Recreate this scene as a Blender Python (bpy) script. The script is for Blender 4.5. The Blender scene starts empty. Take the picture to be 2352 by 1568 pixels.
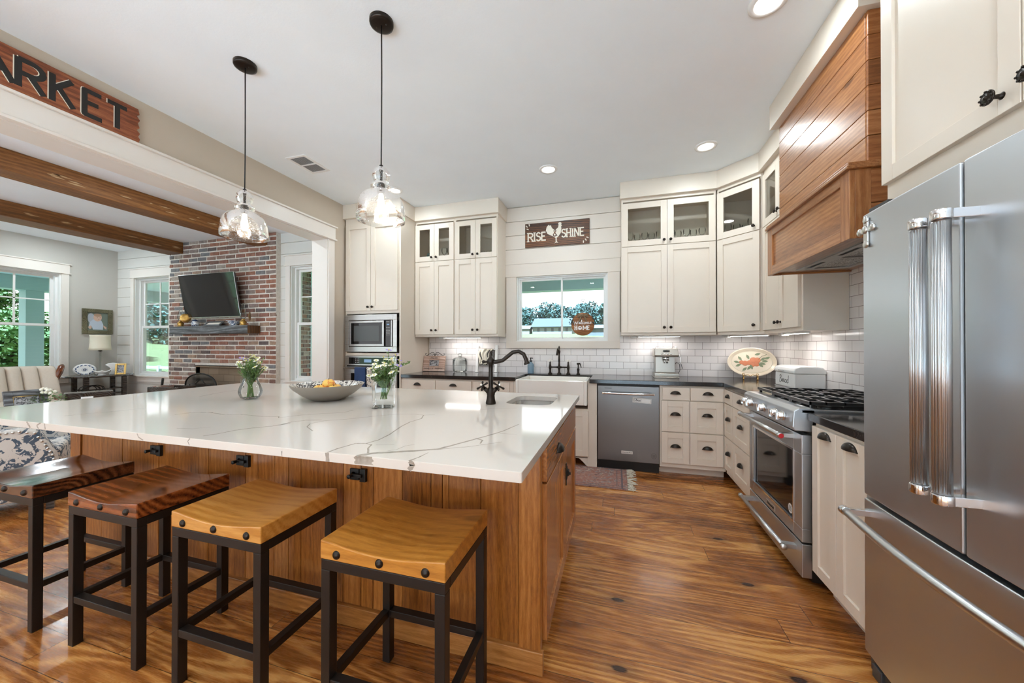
import bpy, bmesh, math, random
from mathutils import Matrix, Vector
random.seed(7)
PI = math.pi
S = bpy.context.scene
COL = S.collection

# ------------------------------------------------------------------ camera, world, lights, exposure
cam = bpy.data.objects.new('camera', bpy.data.cameras.new('camera')); COL.objects.link(cam)
cam.data.sensor_width = 36; cam.data.lens = 825.355 / 2352 * 36
cam.data.shift_x = (1176 - 1174.07) / 2352; cam.data.shift_y = (789.05 - 784) / 2352
cam.data.clip_start = .05; cam.data.clip_end = 400
cam.matrix_world = (Matrix.Translation((0, 0, 1.2602)) @ Matrix.Rotation(math.radians(16.3242), 4, 'Z')
                    @ Matrix.Rotation(math.radians(90.2953), 4, 'X') @ Matrix.Rotation(math.radians(.0233), 4, 'Z'))
S.camera = cam
S.view_settings.view_transform = 'Standard'; S.view_settings.look = 'None'
S.view_settings.gamma = 1; S.view_settings.use_curve_mapping = False
S.view_settings.exposure = 1.05
S.cycles.use_denoising = True
S.cycles.max_bounces = 9; S.cycles.diffuse_bounces = 5; S.cycles.glossy_bounces = 4
S.cycles.transmission_bounces = 8; S.cycles.transparent_max_bounces = 20
S.cycles.caustics_reflective = False; S.cycles.caustics_refractive = False
S.cycles.sample_clamp_indirect = 6; S.cycles.adaptive_threshold = .015
W = bpy.data.worlds.new('sky'); S.world = W; W.use_nodes = True
wn = W.node_tree.nodes; wl = W.node_tree.links
bg = wn['Background']; bg.inputs['Strength'].default_value = 1.25
tc = wn.new('ShaderNodeTexCoord'); sp = wn.new('ShaderNodeSeparateXYZ'); cr = wn.new('ShaderNodeValToRGB')
wl.new(tc.outputs['Generated'], sp.inputs[0]); wl.new(sp.outputs['Z'], cr.inputs[0]); wl.new(cr.outputs[0], bg.inputs['Color'])
cr.color_ramp.elements[0].color = (.90, .90, .92, 1); cr.color_ramp.elements[1].color = (.78, .88, 1.0, 1)

def lamp(name, kind, loc, power, color=(1, 1, 1), size=.15, rot=(0, 0, 0), parent=None, sx=None):
    d = bpy.data.lights.new(name, kind); d.energy = power; d.color = color
    if kind == 'AREA':
        d.shape = 'DISK' if sx is None else 'RECTANGLE'; d.size = size
        if sx: d.size_y = sx
    else: d.shadow_soft_size = size
    o = bpy.data.objects.new(name, d); COL.objects.link(o); o.location = loc; o.rotation_euler = rot
    if parent: o.parent = parent
    return o
sun = lamp('sun', 'SUN', (0, -8, 12), 21.0, (.62, .91, 1.22), .12, (math.radians(27), 0, math.radians(-8))); sun.data.angle = math.radians(4)
CAN_W = 3.6; CAN_C = (.85, .96, 1.0); PEND_W = 3; STRIP_W = .6

# ------------------------------------------------------------------ materials
def lin(r, g, b):
    f = lambda c: (c / 255 / 12.92) if c / 255 <= .04045 else ((c / 255 + .055) / 1.055) ** 2.4
    return (f(r), f(g), f(b), 1)
class NT:
    def __init__(s, name):
        s.m = bpy.data.materials.new(name); s.m.use_nodes = True; s.t = s.m.node_tree; s.t.nodes.clear()
        s.out = s.n('ShaderNodeOutputMaterial')
    def n(s, typ, ins=None, **props):
        nd = s.t.nodes.new(typ)
        for k, v in props.items(): setattr(nd, k, v)
        for k, v in (ins or {}).items():
            if isinstance(v, bpy.types.NodeSocket): s.t.links.new(v, nd.inputs[k])
            elif hasattr(v, 'outputs'): s.t.links.new(v.outputs[0], nd.inputs[k])
            else: nd.inputs[k].default_value = v
        return nd
    def math(s, op, a, b=0.0, c=None):
        ins = {0: a, 1: b}
        if c is not None: ins[2] = c
        return s.n('ShaderNodeMath', ins, operation=op)
    def ramp(s, fac, stops):
        r = s.n('ShaderNodeValToRGB', {0: fac}); e = r.color_ramp.elements
        while len(e) < len(stops): e.new(.5)
        for el, (p, c) in zip(e, stops):
            el.position = p; el.color = c if len(c) == 4 else (*c, 1)
        return r
    def mix(s, fac, a, b, blend='MIX'):
        return s.n('ShaderNodeMixRGB', {0: fac, 1: a, 2: b}, blend_type=blend)
    def noise(s, vec, scale=5, detail=4, rough=.55, dist=0):
        return s.n('ShaderNodeTexNoise', {'Vector': vec, 'Scale': scale, 'Detail': detail, 'Roughness': rough, 'Distortion': dist})
    def coord(s, scale=(1, 1, 1), rot=(0, 0, 0), loc=(0, 0, 0)):
        t = s.n('ShaderNodeTexCoord')
        return s.n('ShaderNodeMapping', {'Vector': t.outputs['Object'], 'Scale': scale, 'Rotation': rot, 'Location': loc})
    def bsdf(s, color, rough=.5, metal=0.0, bump=None, bs=.3, bd=.01, **kw):
        ins = {'Base Color': color, 'Roughness': rough, 'Metallic': metal}
        if bump is not None:
            ins['Normal'] = s.n('ShaderNodeBump', {'Height': bump, 'Strength': bs, 'Distance': bd}).outputs[0]
        for k, v in kw.items(): ins[k] = v
        b = s.n('ShaderNodeBsdfPrincipled', ins); s.t.links.new(b.outputs[0], s.out.inputs[0]); return b
def paint(name, c, rough=.45, metal=0.0, bumpy=0.0, **kw):
    t = NT(name); v = t.coord()
    col = t.mix(t.noise(v, 3.0, 3).outputs[0], tuple(x * .97 for x in c[:3]) + (1,), tuple(min(1, x * 1.03) for x in c[:3]) + (1,))
    t.bsdf(col, rough, metal, bump=t.noise(v, 90, 2).outputs[0] if bumpy else None, bs=bumpy, bd=.002, **kw); return t.m
def wood(name, dark, mid, light, axis='X', scale=1.0, rough=.3, coat=0.0, ringy=1.0, knots=.5, per=False):
    t = NT(name); st = {'X': (.9, 9, 9), 'Y': (9, .9, 9), 'Z': (9, 9, .9)}[axis]
    c = t.coord(scale=tuple(k * scale for k in st))
    if per:
        oi = t.n('ShaderNodeObjectInfo'); c = t.n('ShaderNodeVectorMath', {0: c, 1: t.math('MULTIPLY', oi.outputs['Random'], 37.0)}, operation='ADD')
    kst = {'X': (2.0, 4.4, 4.4), 'Y': (4.4, 2.0, 4.4), 'Z': (4.4, 4.4, 2.0)}[axis]; kc = t.coord(scale=kst)
    if per: kc = t.n('ShaderNodeVectorMath', {0: kc, 1: t.math('MULTIPLY', oi.outputs['Random'], 91.0)}, operation='ADD')
    vo = t.n('ShaderNodeTexVoronoi', {'Vector': kc, 'Scale': 1.0}); kd = vo.outputs['Distance']
    kn = t.math('MULTIPLY', t.n('ShaderNodeMapRange', {0: kd, 1: .0, 2: .40, 3: 1.0, 4: 0.0}).outputs[0], knots)
    warp = t.noise(c, .45, 2, .5, .4).outputs[0]
    raw = t.n('ShaderNodeSeparateXYZ', {0: t.n('ShaderNodeTexCoord').outputs['Object']}); ia = 'XYZ'.index(axis)
    across = t.math('ADD', raw.outputs[(ia + 1) % 3], raw.outputs[(ia + 2) % 3])
    ph = t.math('ADD', t.math('ADD', t.math('MULTIPLY', warp, 75.0 * ringy), t.math('MULTIPLY', across, 210.0 * scale)), t.math('MULTIPLY', kn, 9.0))
    ring = t.math('ADD', t.math('MULTIPLY', t.math('SINE', ph), .5), .5)
    fine = t.noise(c, 13, 6, .75).outputs[0]; big = t.noise(c, .35, 2).outputs[0]
    f = t.math('ADD', t.math('ADD', t.math('MULTIPLY', t.math('MULTIPLY', ring, big), .38 * ringy), t.math('MULTIPLY', fine, .55)), t.math('MULTIPLY', big, .42))
    off = .485 + .095 * ringy
    col = t.ramp(f, [(off - .17, dark), (off, mid), (off + .16, light)])
    kk = t.n('ShaderNodeMapRange', {0: kd, 1: .07, 2: .13, 3: knots, 4: 0.0}).outputs[0]
    col2 = t.mix(kk, col, tuple(x * .25 for x in dark[:3]) + (1,))
    t.bsdf(col2, rough, bump=f, bs=.12, bd=.004, **{'Coat Weight': coat, 'Coat Roughness': .12}); return t.m

M = {}
M['cab'] = paint('cabinet_paint', (.76, .675, .58), .38)
M['trim'] = paint('trim_paint', (.77, .72, .67), .38)
M['beige'] = paint('beige_wall_paint', (.56, .475, .385), .7, bumpy=.15)
M['greywall'] = paint('grey_wall_paint', (.55, .53, .49), .7, bumpy=.15)
M['shiplap'] = paint('shiplap_paint', (.73, .66, .59), .45)
M['shipgrey'] = paint('shiplap_paint_living', (.70, .68, .64), .45)
M['ceil'] = paint('ceiling_paint', (.87, .92, .955), .85, bumpy=.25)
M['white'] = paint('white_gloss', (.86, .86, .85), .25)
M['vinyl'] = paint('white_vinyl', (.80, .80, .79), .35)
M['fire'] = paint('fireclay_white', (.84, .81, .76), .12)
M['black'] = paint('black_iron', (.012, .011, .010), .42, .3)
M['bronze'] = paint('oil_rubbed_bronze', (.030, .023, .019), .3, .75)
M['stoolmetal'] = paint('dark_bronze_steel', (.018, .014, .012), .38, .4)
M['blackgloss'] = paint('black_glass', (.006, .006, .007), .06)
M['darkgrey'] = paint('dark_grey_plastic', (.05, .05, .052), .4)
M['chrome'] = paint('chrome', (.75, .75, .76), .12, 1.0)
M['brass'] = paint('aged_brass', (.45, .27, .08), .3, 1.0)
M['gold'] = paint('gold_leaf', (.55, .36, .12), .35, .8)
M['navy'] = paint('navy_cotton', (.022, .05, .13), .9)
M['red'] = paint('red_enamel', (.55, .02, .03), .25)
M['silver'] = paint('cast_silver', (.62, .62, .60), .3, 1.0)
M['pewter'] = paint('pewter_bowl', (.36, .33, .29), .42, .55)
M['grate'] = paint('cast_iron', (.11, .11, .115), .26, .8)
M['stem'] = paint('stem_green', (.10, .19, .04), .55)
M['leaf'] = paint('leaf_green', (.11, .20, .05), .5)
M['petal'] = paint('white_petal', (.90, .88, .76), .6)
M['purple'] = paint('purple_petal', (.30, .22, .56), .6)
M['yellow'] = paint('yellow_disc', (.62, .55, .16), .7)
M['teal'] = paint('haint_blue_paint', (.46, .64, .66), .6)
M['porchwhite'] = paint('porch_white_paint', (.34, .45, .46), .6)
M['concrete'] = paint('concrete', (.74, .74, .72), .8)
M['tan'] = paint('bisque_fabric', (.62, .53, .43), .9)
M['linen'] = paint('linen_fabric', (.70, .66, .56), .9)
M['paper'] = paint('cream_paper', (.80, .74, .66), .7)
M['ink'] = paint('black_ink', (.012, .012, .012), .6)
M['cutpaint'] = paint('sign_cream', (.76, .70, .60), .6)
M['blueglass'] = None
def emit(name, c, s):
    t = NT(name); e = t.n('ShaderNodeEmission', {'Color': (*c, 1), 'Strength': s}); t.t.links.new(e.outputs[0], t.out.inputs[0]); return t.m
M['canlight'] = emit('lit_diffuser', (1, .95, .88), 6)
M['bulb'] = emit('lit_bulb', (1, .88, .72), 5)
M['strip'] = emit('lit_strip', (1, .95, .90), 7)
M['display'] = emit('lit_display', (.35, .55, .8), .35)
def glass(name, tint=(.96, .97, .96), refl=.8, rough=.03, speck=0.0, body=0.0):
    t = NT(name); lw = t.n('ShaderNodeLayerWeight', {'Blend': .25 if not speck else .35})
    tr = t.n('ShaderNodeBsdfTransparent', {'Color': (*tint, 1)}); gl = t.n('ShaderNodeBsdfGlossy', {'Color': (1, 1, 1, 1), 'Roughness': rough})
    fac = t.math('MULTIPLY', lw.outputs['Fresnel'], refl)
    if speck:
        v = t.coord(); vo = t.n('ShaderNodeTexVoronoi', {'Vector': v, 'Scale': 150.0})
        nz = t.noise(v, 60, 2).outputs[0]
        sk = t.math('MULTIPLY', t.math('LESS_THAN', vo.outputs['Distance'], .26), t.math('GREATER_THAN', nz, .47))
        bm = t.n('ShaderNodeBump', {'Height': nz, 'Strength': .25, 'Distance': .004}); t.t.links.new(bm.outputs[0], gl.inputs['Normal'])
        tl = t.n('ShaderNodeBsdfTranslucent', {'Color': (.95, .95, .95, 1)})
        mb = t.n('ShaderNodeMixShader', {0: t.math('ADD', t.math('MULTIPLY', sk, speck), body), 1: tr.outputs[0], 2: tl.outputs[0]}); base = mb.outputs[0]
    elif body:
        df = t.n('ShaderNodeBsdfDiffuse', {'Color': (*tint, 1)})
        base = t.n('ShaderNodeMixShader', {0: body, 1: tr.outputs[0], 2: df.outputs[0]}).outputs[0]
    else: base = tr.outputs[0]
    mx = t.n('ShaderNodeMixShader', {0: fac, 1: base, 2: gl.outputs[0]}); t.t.links.new(mx.outputs[0], t.out.inputs[0]); return t.m
M['pane'] = glass('window_glass', (.97, .99, .985), .45, .0)
M['cabglass'] = glass('cabinet_door_glass', (.86, .86, .84), .5, .02)
M['clear'] = glass('clear_glass', (.95, .97, .96), .95, .02)
M['seeded'] = glass('seeded_glass', (.95, .95, .94), .8, .05, speck=.6, body=.07)
M['blueglass'] = glass('blue_bottle_glass', (.40, .55, .66), .8, .03, body=.45)
M['water'] = glass('water', (.93, .96, .95), .3, .0)
def steel(name, c=(.58, .605, .635), rough=.36, axis='Z'):
    t = NT(name); st = {'Z': (1.2, 1.2, .15), 'X': (.15, 60, 60), 'Y': (60, .15, 60), 'H': (.3, .3, 90)}[axis]
    nz = t.noise(t.coord(scale=st), 1.6 if axis == 'Z' else 3, 3).outputs[0]
    col = t.mix(nz, tuple(x * .94 for x in c) + (1,), tuple(x * 1.05 for x in c) + (1,))
    r = t.n('ShaderNodeMapRange', {0: nz, 1: .3, 2: .7, 3: rough * .85, 4: rough * 1.15}).outputs[0]
    t.bsdf(col, r, 1.0, bump=nz, bs=.12 if axis == 'Z' else .05, bd=.01 if axis == 'Z' else .001, **{'Anisotropic': .5}); return t.m
M['steel'] = steel('brushed_steel'); M['steelH'] = steel('brushed_steel_fine', (.45, .44, .43), .30, 'H')
M['steelP'] = paint('polished_steel', (.60, .61, .62), .30, 1.0); M['steelW'] = paint('warm_steel', (.42, .39, .35), .30, 1.0)
M['steelD'] = steel('dishwasher_steel', (.225, .232, .24), .36, 'H')
M['beam'] = wood('rough_beam_wood', lin(70, 42, 18), lin(124, 78, 36), lin(158, 106, 56), 'Y', .7, .6, ringy=.4, knots=.3)
M['island'] = wood('stained_alder_vertical', lin(104, 58, 18), lin(158, 98, 40), lin(190, 130, 66), 'Z', 1.1, .32, .25, ringy=.35, per=True, knots=.7)
M['islandX'] = wood('stained_alder_base', lin(110, 66, 26), lin(160, 104, 48), lin(190, 134, 74), 'X', 1.0, .35, .2, ringy=.4, per=True, knots=.3)
M['islandH'] = wood('stained_alder_horizontal', lin(124, 72, 32), lin(180, 116, 60), lin(206, 144, 84), 'Y', 1.1, .25, .3, ringy=.3, knots=.3)
M['islandV'] = wood('stained_alder_door', lin(126, 72, 32), lin(180, 116, 60), lin(206, 144, 84), 'Z', .8, .25, .3, ringy=.3, knots=.2)
M['hoodY'] = wood('hood_alder_planks', lin(118, 70, 36), lin(160, 104, 60), lin(188, 134, 86), 'X', 1.0, .3, .3, ringy=.45, per=True, knots=.7)
M['hoodX'] = wood('hood_alder_side', lin(118, 70, 36), lin(158, 98, 54), lin(184, 126, 78), 'Y', 1.0, .32, .3, ringy=.45, per=True, knots=.5)
M['hoodZ'] = wood('hood_alder_post', lin(120, 72, 38), lin(156, 98, 54), lin(184, 128, 80), 'Z', 1.0, .32, .3, ringy=.6, knots=.2)
M['seatA'] = wood('honey_pine_seat', lin(150, 92, 30), lin(186, 124, 50), lin(208, 150, 76), 'X', .7, .28, .3, ringy=.5, knots=.45, per=True)
M['seatB'] = wood('red_brown_slab_seat', lin(66, 30, 14), lin(128, 66, 30), lin(160, 92, 48), 'X', .6, .14, .6, ringy=1.2, knots=.5, per=True)
M['seatC'] = wood('dark_brown_slab_seat', lin(46, 24, 14), lin(92, 50, 28), lin(128, 80, 50), 'X', .6, .10, .8, ringy=1.3, knots=.4)
M['signM'] = wood('weathered_sign_board', lin(70, 36, 20), lin(134, 72, 44), lin(172, 106, 66), 'X', .8, .6, ringy=.45, knots=.3)
M['signR'] = wood('walnut_sign_board', lin(38, 22, 14), lin(84, 52, 34), lin(132, 84, 50), 'X', 1.0, .5)
M['mantel'] = wood('grey_mantel_timber', lin(48, 46, 46), lin(92, 94, 98), lin(140, 144, 150), 'X', .8, .55)
M['mantelend'] = wood('brown_mantel_end', lin(50, 32, 18), lin(88, 58, 32), lin(110, 76, 44), 'Z', .8, .6)
M['chairwood'] = wood('mahogany_show_wood', lin(60, 26, 12), lin(112, 56, 26), lin(140, 80, 44), 'Z', 1.0, .25, .3)
M['darkwood'] = wood('dark_table_wood', lin(22, 18, 16), lin(52, 46, 42), lin(84, 78, 74), 'Y', 1.0, .25, .4)
M['framewood'] = wood('green_brown_frame_wood', lin(58, 54, 38), lin(96, 92, 68), lin(128, 124, 98), 'Y', 1.2, .5)
M['photowood'] = wood('whitewashed_pink_frame', lin(150, 118, 102), lin(190, 160, 144), lin(216, 192, 178), 'X', 1.2, .6)
M['barkwood'] = wood('tree_bark', lin(50, 44, 34), lin(84, 74, 58), lin(110, 98, 80), 'Z', 1.0, .9)

def floor_mat():
    t = NT('pine_plank_floor'); tc = t.n('ShaderNodeTexCoord'); s = t.n('ShaderNodeSeparateXYZ', {0: tc.outputs['Object']})
    X, Y = s.outputs[0], s.outputs[1]
    ry = t.math('DIVIDE', t.math('ADD', Y, .013), .1395); row = t.math('FLOOR', ry)
    h = t.n('ShaderNodeTexWhiteNoise', {'W': row}, noise_dimensions='1D').outputs['Value']
    rx = t.math('DIVIDE', t.math('ADD', X, t.math('MULTIPLY', h, 7.0)), 2.1); colm = t.math('FLOOR', rx)
    cell = t.n('ShaderNodeCombineXYZ', {0: row, 1: colm, 2: 3.0})
    wn_ = t.n('ShaderNodeTexWhiteNoise', {'Vector': cell}, noise_dimensions='3D'); rnd = wn_.outputs['Value']
    fy = t.math('FRACT', ry); fx = t.math('FRACT', rx)
    ey = t.math('MINIMUM', fy, t.math('SUBTRACT', 1.0, fy)); ex = t.math('MINIMUM', fx, t.math('SUBTRACT', 1.0, fx))
    seam = t.math('MAXIMUM', t.math('LESS_THAN', ey, .009), t.math('LESS_THAN', ex, .0007))
    v = t.n('ShaderNodeCombineXYZ', {0: t.math('MULTIPLY', X, .95), 1: t.math('MULTIPLY', Y, 7.0), 2: t.math('MULTIPLY', rnd, 40.0)})
    vo = t.n('ShaderNodeTexVoronoi', {'Vector': v, 'Scale': .8}); kd = vo.outputs['Distance']
    kn = t.n('ShaderNodeMapRange', {0: kd, 1: 0.0, 2: .35, 3: 1.0, 4: 0.0}).outputs[0]
    vw = t.n('ShaderNodeCombineXYZ', {0: t.math('MULTIPLY', X, .55), 1: t.math('MULTIPLY', Y, 3.4), 2: t.math('MULTIPLY', rnd, 40.0)})
    warp = t.noise(vw, .9, 2, .45, .3).outputs[0]
    ph = t.math('ADD', t.math('ADD', t.math('MULTIPLY', warp, 120.0), t.math('MULTIPLY', Y, 90.0)), t.math('MULTIPLY', t.math('MULTIPLY', kn, kn), 14.0))
    ring = t.math('POWER', t.math('ADD', t.math('MULTIPLY', t.math('SINE', ph), .5), .5), 1.6)
    vf = t.n('ShaderNodeCombineXYZ', {0: t.math('MULTIPLY', X, 1.6), 1: t.math('MULTIPLY', Y, 26.0), 2: t.math('MULTIPLY', rnd, 40.0)})
    fine = t.noise(vf, 6, 6, .7).outputs[0]; blot = t.noise(t.coord(scale=(1.2, 3, 1)), 1.1, 3).outputs[0]
    f = t.math('ADD', t.math('ADD', t.math('MULTIPLY', t.math('MULTIPLY', ring, blot), .32), t.math('MULTIPLY', fine, .34)), t.math('ADD', t.math('MULTIPLY', rnd, .14), t.math('MULTIPLY', blot, .40)))
    col = t.ramp(f, [(.30, lin(90, 50, 18)), (.42, lin(138, 80, 33)), (.53, lin(172, 107, 49)), (.68, lin(210, 150, 82))])
    vk = t.n('ShaderNodeTexVoronoi', {'Vector': t.n('ShaderNodeCombineXYZ', {0: t.math('MULTIPLY', X, 1.7), 1: t.math('MULTIPLY', Y, 3.6), 2: row}), 'Scale': 1.0}, voronoi_dimensions='2D')
    pick = t.math('LESS_THAN', t.n('ShaderNodeSeparateXYZ', {0: vk.outputs['Color']}).outputs[0], .30); k2 = t.math('ADD', vk.outputs['Distance'], t.math('MULTIPLY', fine, .05))
    halo = t.math('MULTIPLY', pick, t.n('ShaderNodeMapRange', {0: k2, 1: .07, 2: .22, 3: .55, 4: 0.0}).outputs[0]); knot = t.math('MULTIPLY', pick, t.n('ShaderNodeMapRange', {0: k2, 1: .065, 2: .085, 3: 1.0, 4: 0.0}).outputs[0])
    col = t.mix(halo, col, lin(84, 52, 26))
    col = t.mix(knot, col, lin(52, 24, 12)); col = t.mix(t.math('MULTIPLY', seam, .85), col, lin(40, 20, 8))
    rgh = t.n('ShaderNodeMapRange', {0: fine, 1: .3, 2: .7, 3: .20, 4: .34}).outputs[0]
    hh = t.math('SUBTRACT', t.math('MULTIPLY', f, .25), seam)
    t.bsdf(col, rgh, bump=hh, bs=.25, bd=.004, **{'Coat Weight': .12, 'Coat Roughness': .12}); return t.m
M['floor'] = floor_mat()
def quartz():
    t = NT('veined_white_quartz'); c = t.coord(scale=(.75, 1.9, .75), rot=(0, 0, .42))
    cloud = t.noise(c, .8, 3).outputs[0]
    base = t.mix(cloud, (.62, .56, .50, 1), (.67, .615, .56, 1))
    t.bsdf(base, .07, **{'Specular IOR Level': .6}); return t.m
M['quartz'] = quartz()
t = NT('grey_quartz_vein'); n = t.noise(t.coord(), 40, 4, .7).outputs[0]; t.bsdf(t.ramp(n, [(.3, (.27, .235, .20, 1)), (.7, (.42, .37, .32, 1))]), .07, **{'Specular IOR Level': .6}); M['vein'] = t.m
def granite():
    t = NT('black_granite'); c = t.coord(); a = t.noise(c, 140, 3, .7).outputs[0]; b = t.noise(c, 8, 4).outputs[0]
    f = t.math('MULTIPLY', t.math('GREATER_THAN', a, .62), t.n('ShaderNodeMapRange', {0: b, 1: .45, 2: .7, 3: .0, 4: 1.0}).outputs[0])
    t.bsdf(t.mix(f, t.mix(b, (.012, .011, .011, 1), (.035, .030, .028, 1)), (.22, .19, .17, 1)), .13); return t.m
M['granite'] = granite()
def tiles(name, axes):
    t = NT(name); tc = t.n('ShaderNodeTexCoord'); s = t.n('ShaderNodeSeparateXYZ', {0: tc.outputs['Object']})
    v = t.n('ShaderNodeCombineXYZ', {0: s.outputs[axes], 1: t.math('ADD', s.outputs[2], -.914 + .0765 * 13)})
    b = t.n('ShaderNodeTexBrick', {'Vector': v, 'Color1': (.80, .77, .76, 1), 'Color2': (.77, .735, .73, 1), 'Mortar': (.20, .17, .16, 1), 'Scale': 1.0,
        'Mortar Size': .0016, 'Mortar Smooth': .1, 'Bias': 0.0, 'Brick Width': .153, 'Row Height': .0765})
    inv = t.math('SUBTRACT', 1.0, b.outputs['Fac']); wob = t.noise(t.coord(), 9, 2).outputs[0]
    t.bsdf(b.outputs['Color'], .14, bump=t.math('ADD', inv, t.math('MULTIPLY', wob, .25)), bs=.35, bd=.003); return t.m
M['tileB'] = tiles('white_subway_tile_back', 0); M['tileR'] = tiles('white_subway_tile_side', 1)
def patterned(name, base, ink, scale, thr=.5, rough=.9, dist=1.5):
    t = NT(name); c = t.coord(); n = t.noise(c, scale, 2, .5, dist).outputs[0]; w = t.noise(c, scale * 2.2, 1, .4, dist * 1.5).outputs[0]
    f = t.math('MULTIPLY', t.n('ShaderNodeMapRange', {0: n, 1: thr, 2: thr + .03, 3: 0.0, 4: 1.0}).outputs[0], t.n('ShaderNodeMapRange', {0: w, 1: .40, 2: .44, 3: 0.0, 4: 1.0}).outputs[0])
    t.bsdf(t.mix(f, base, ink), rough); return t.m
M['blueprint'] = patterned('blue_scroll_fabric', (.60, .57, .53, 1), (.07, .10, .14, 1), 11, .5)
M['toweldots'] = patterned('leaf_print_towel', (.66, .60, .52, 1), (.05, .06, .08, 1), 30, .52)
M['bowlpattern'] = patterned('scroll_glaze', (.62, .60, .56, 1), (.03, .03, .04, 1), 34, .47, .25)
M['delft'] = patterned('blue_white_porcelain', (.80, .82, .84, 1), (.05, .10, .24, 1), 26, .5, .15)
M['photo'] = patterned('family_photograph', (.42, .42, .44, 1), (.06, .06, .07, 1), 40, .5, .3)
M['peach'] = patterned('peach_skin', (.80, .50, .10, 1), (.72, .22, .04, 1), 14, .5, .4)
def rugmat():
    t = NT('faded_oriental_rug'); c = t.coord(); s = t.n('ShaderNodeSeparateXYZ', {0: c.outputs[0]})
    n = t.noise(c, 26, 3, .6, 1.4).outputs[0]; m = t.noise(c, 9, 2, .6, 1.2).outputs[0]
    col = t.ramp(n, [(.36, (.13, .09, .09, 1)), (.46, (.36, .16, .11, 1)), (.54, (.20, .19, .20, 1)), (.64, (.48, .34, .25, 1))])
    col = t.mix(t.n('ShaderNodeMapRange', {0: m, 1: .45, 2: .55, 3: .0, 4: .6}).outputs[0], col, (.34, .14, .10, 1))
    t.bsdf(col, .95, bump=n, bs=.4, bd=.003); return t.m
M['rug'] = rugmat()
def foliage(name, a, b):
    t = NT(name); n = t.noise(t.coord(), 1.8, 4, .7).outputs[0]
    bs = t.bsdf(t.ramp(n, [(.3, a), (.7, b)]), .8); return t.m
M['fol1'] = foliage('bright_leaves', (.02, .06, .012, 1), (.10, .20, .045, 1))
M['fol2'] = foliage('blue_green_leaves', (.015, .045, .04, 1), (.05, .125, .09, 1))
M['fol3'] = foliage('hazy_leaves', (.025, .055, .055, 1), (.06, .12, .10, 1))
def grassm():
    t = NT('lawn_grass'); n = t.noise(t.coord(), .6, 6, .7).outputs[0]; f = t.noise(t.coord(), 6, 4, .8).outputs[0]
    t.bsdf(t.mix(f, t.ramp(n, [(.35, (.035, .062, .012, 1)), (.65, (.055, .08, .018, 1))]), (.075, .088, .028, 1)), .95); return t.m
M['grass'] = grassm()
BR = []
for i, c in enumerate([(122, 62, 44), (140, 78, 56), (104, 66, 54), (128, 92, 76), (112, 84, 74), (146, 108, 82), (64, 48, 46), (150, 132, 118), (96, 54, 42), (134, 70, 46), (92, 90, 92), (116, 96, 88)]):
    t = NT('reclaimed_brick_tone'); v = t.coord(); n = t.noise(v, 14, 5, .7).outputs[0]
    cc = lin(*[c_ * .72 + 56 for c_ in c]); t.bsdf(t.ramp(n, [(.25, tuple(x * .6 for x in cc[:3])), (.55, cc), (.8, tuple(min(1, x * 1.25 + .03) for x in cc[:3]))]), .9, bump=n, bs=.6, bd=.006); BR.append(t.m)
t = NT('whitish_mortar'); n = t.noise(t.coord(), 30, 5, .7).outputs[0]
t.bsdf(t.ramp(n, [(.3, (.60, .55, .49, 1)), (.7, (.76, .71, .65, 1))]), .95, bump=n, bs=.6, bd=.006); M['mortar'] = t.m
t = NT('firebrick'); b = t.n('ShaderNodeTexBrick', {'Vector': t.coord(rot=(PI / 2, 0, 0)), 'Color1': (.30, .22, .15, 1), 'Color2': (.25, .185, .125, 1), 'Mortar': (.17, .12, .08, 1), 'Scale': 1.0, 'Brick Width': .23, 'Row Height': .11, 'Mortar Size': .004})
t.bsdf(b.outputs['Color'], .9); M['firebrick'] = t.m
t = NT('hammered_cooktop'); M['sinksteel'] = steel('sink_steel', (.55, .54, .52), .22, 'H')
t = NT('quilted_fabric'); v = t.coord(); t.bsdf(t.mix(t.noise(v, 60, 3).outputs[0], (.60, .52, .43, 1), (.68, .60, .51, 1)), .95); M['sofa'] = t.m
t = NT('filter_mesh'); c = t.n('ShaderNodeTexVoronoi', {'Vector': t.coord(), 'Scale': 110.0})
t.bsdf(t.mix(t.math('GREATER_THAN', c.outputs['Distance'], .45), (.10, .10, .10, 1), (.55, .55, .55, 1)), .35, .8); M['filter'] = t.m
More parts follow.
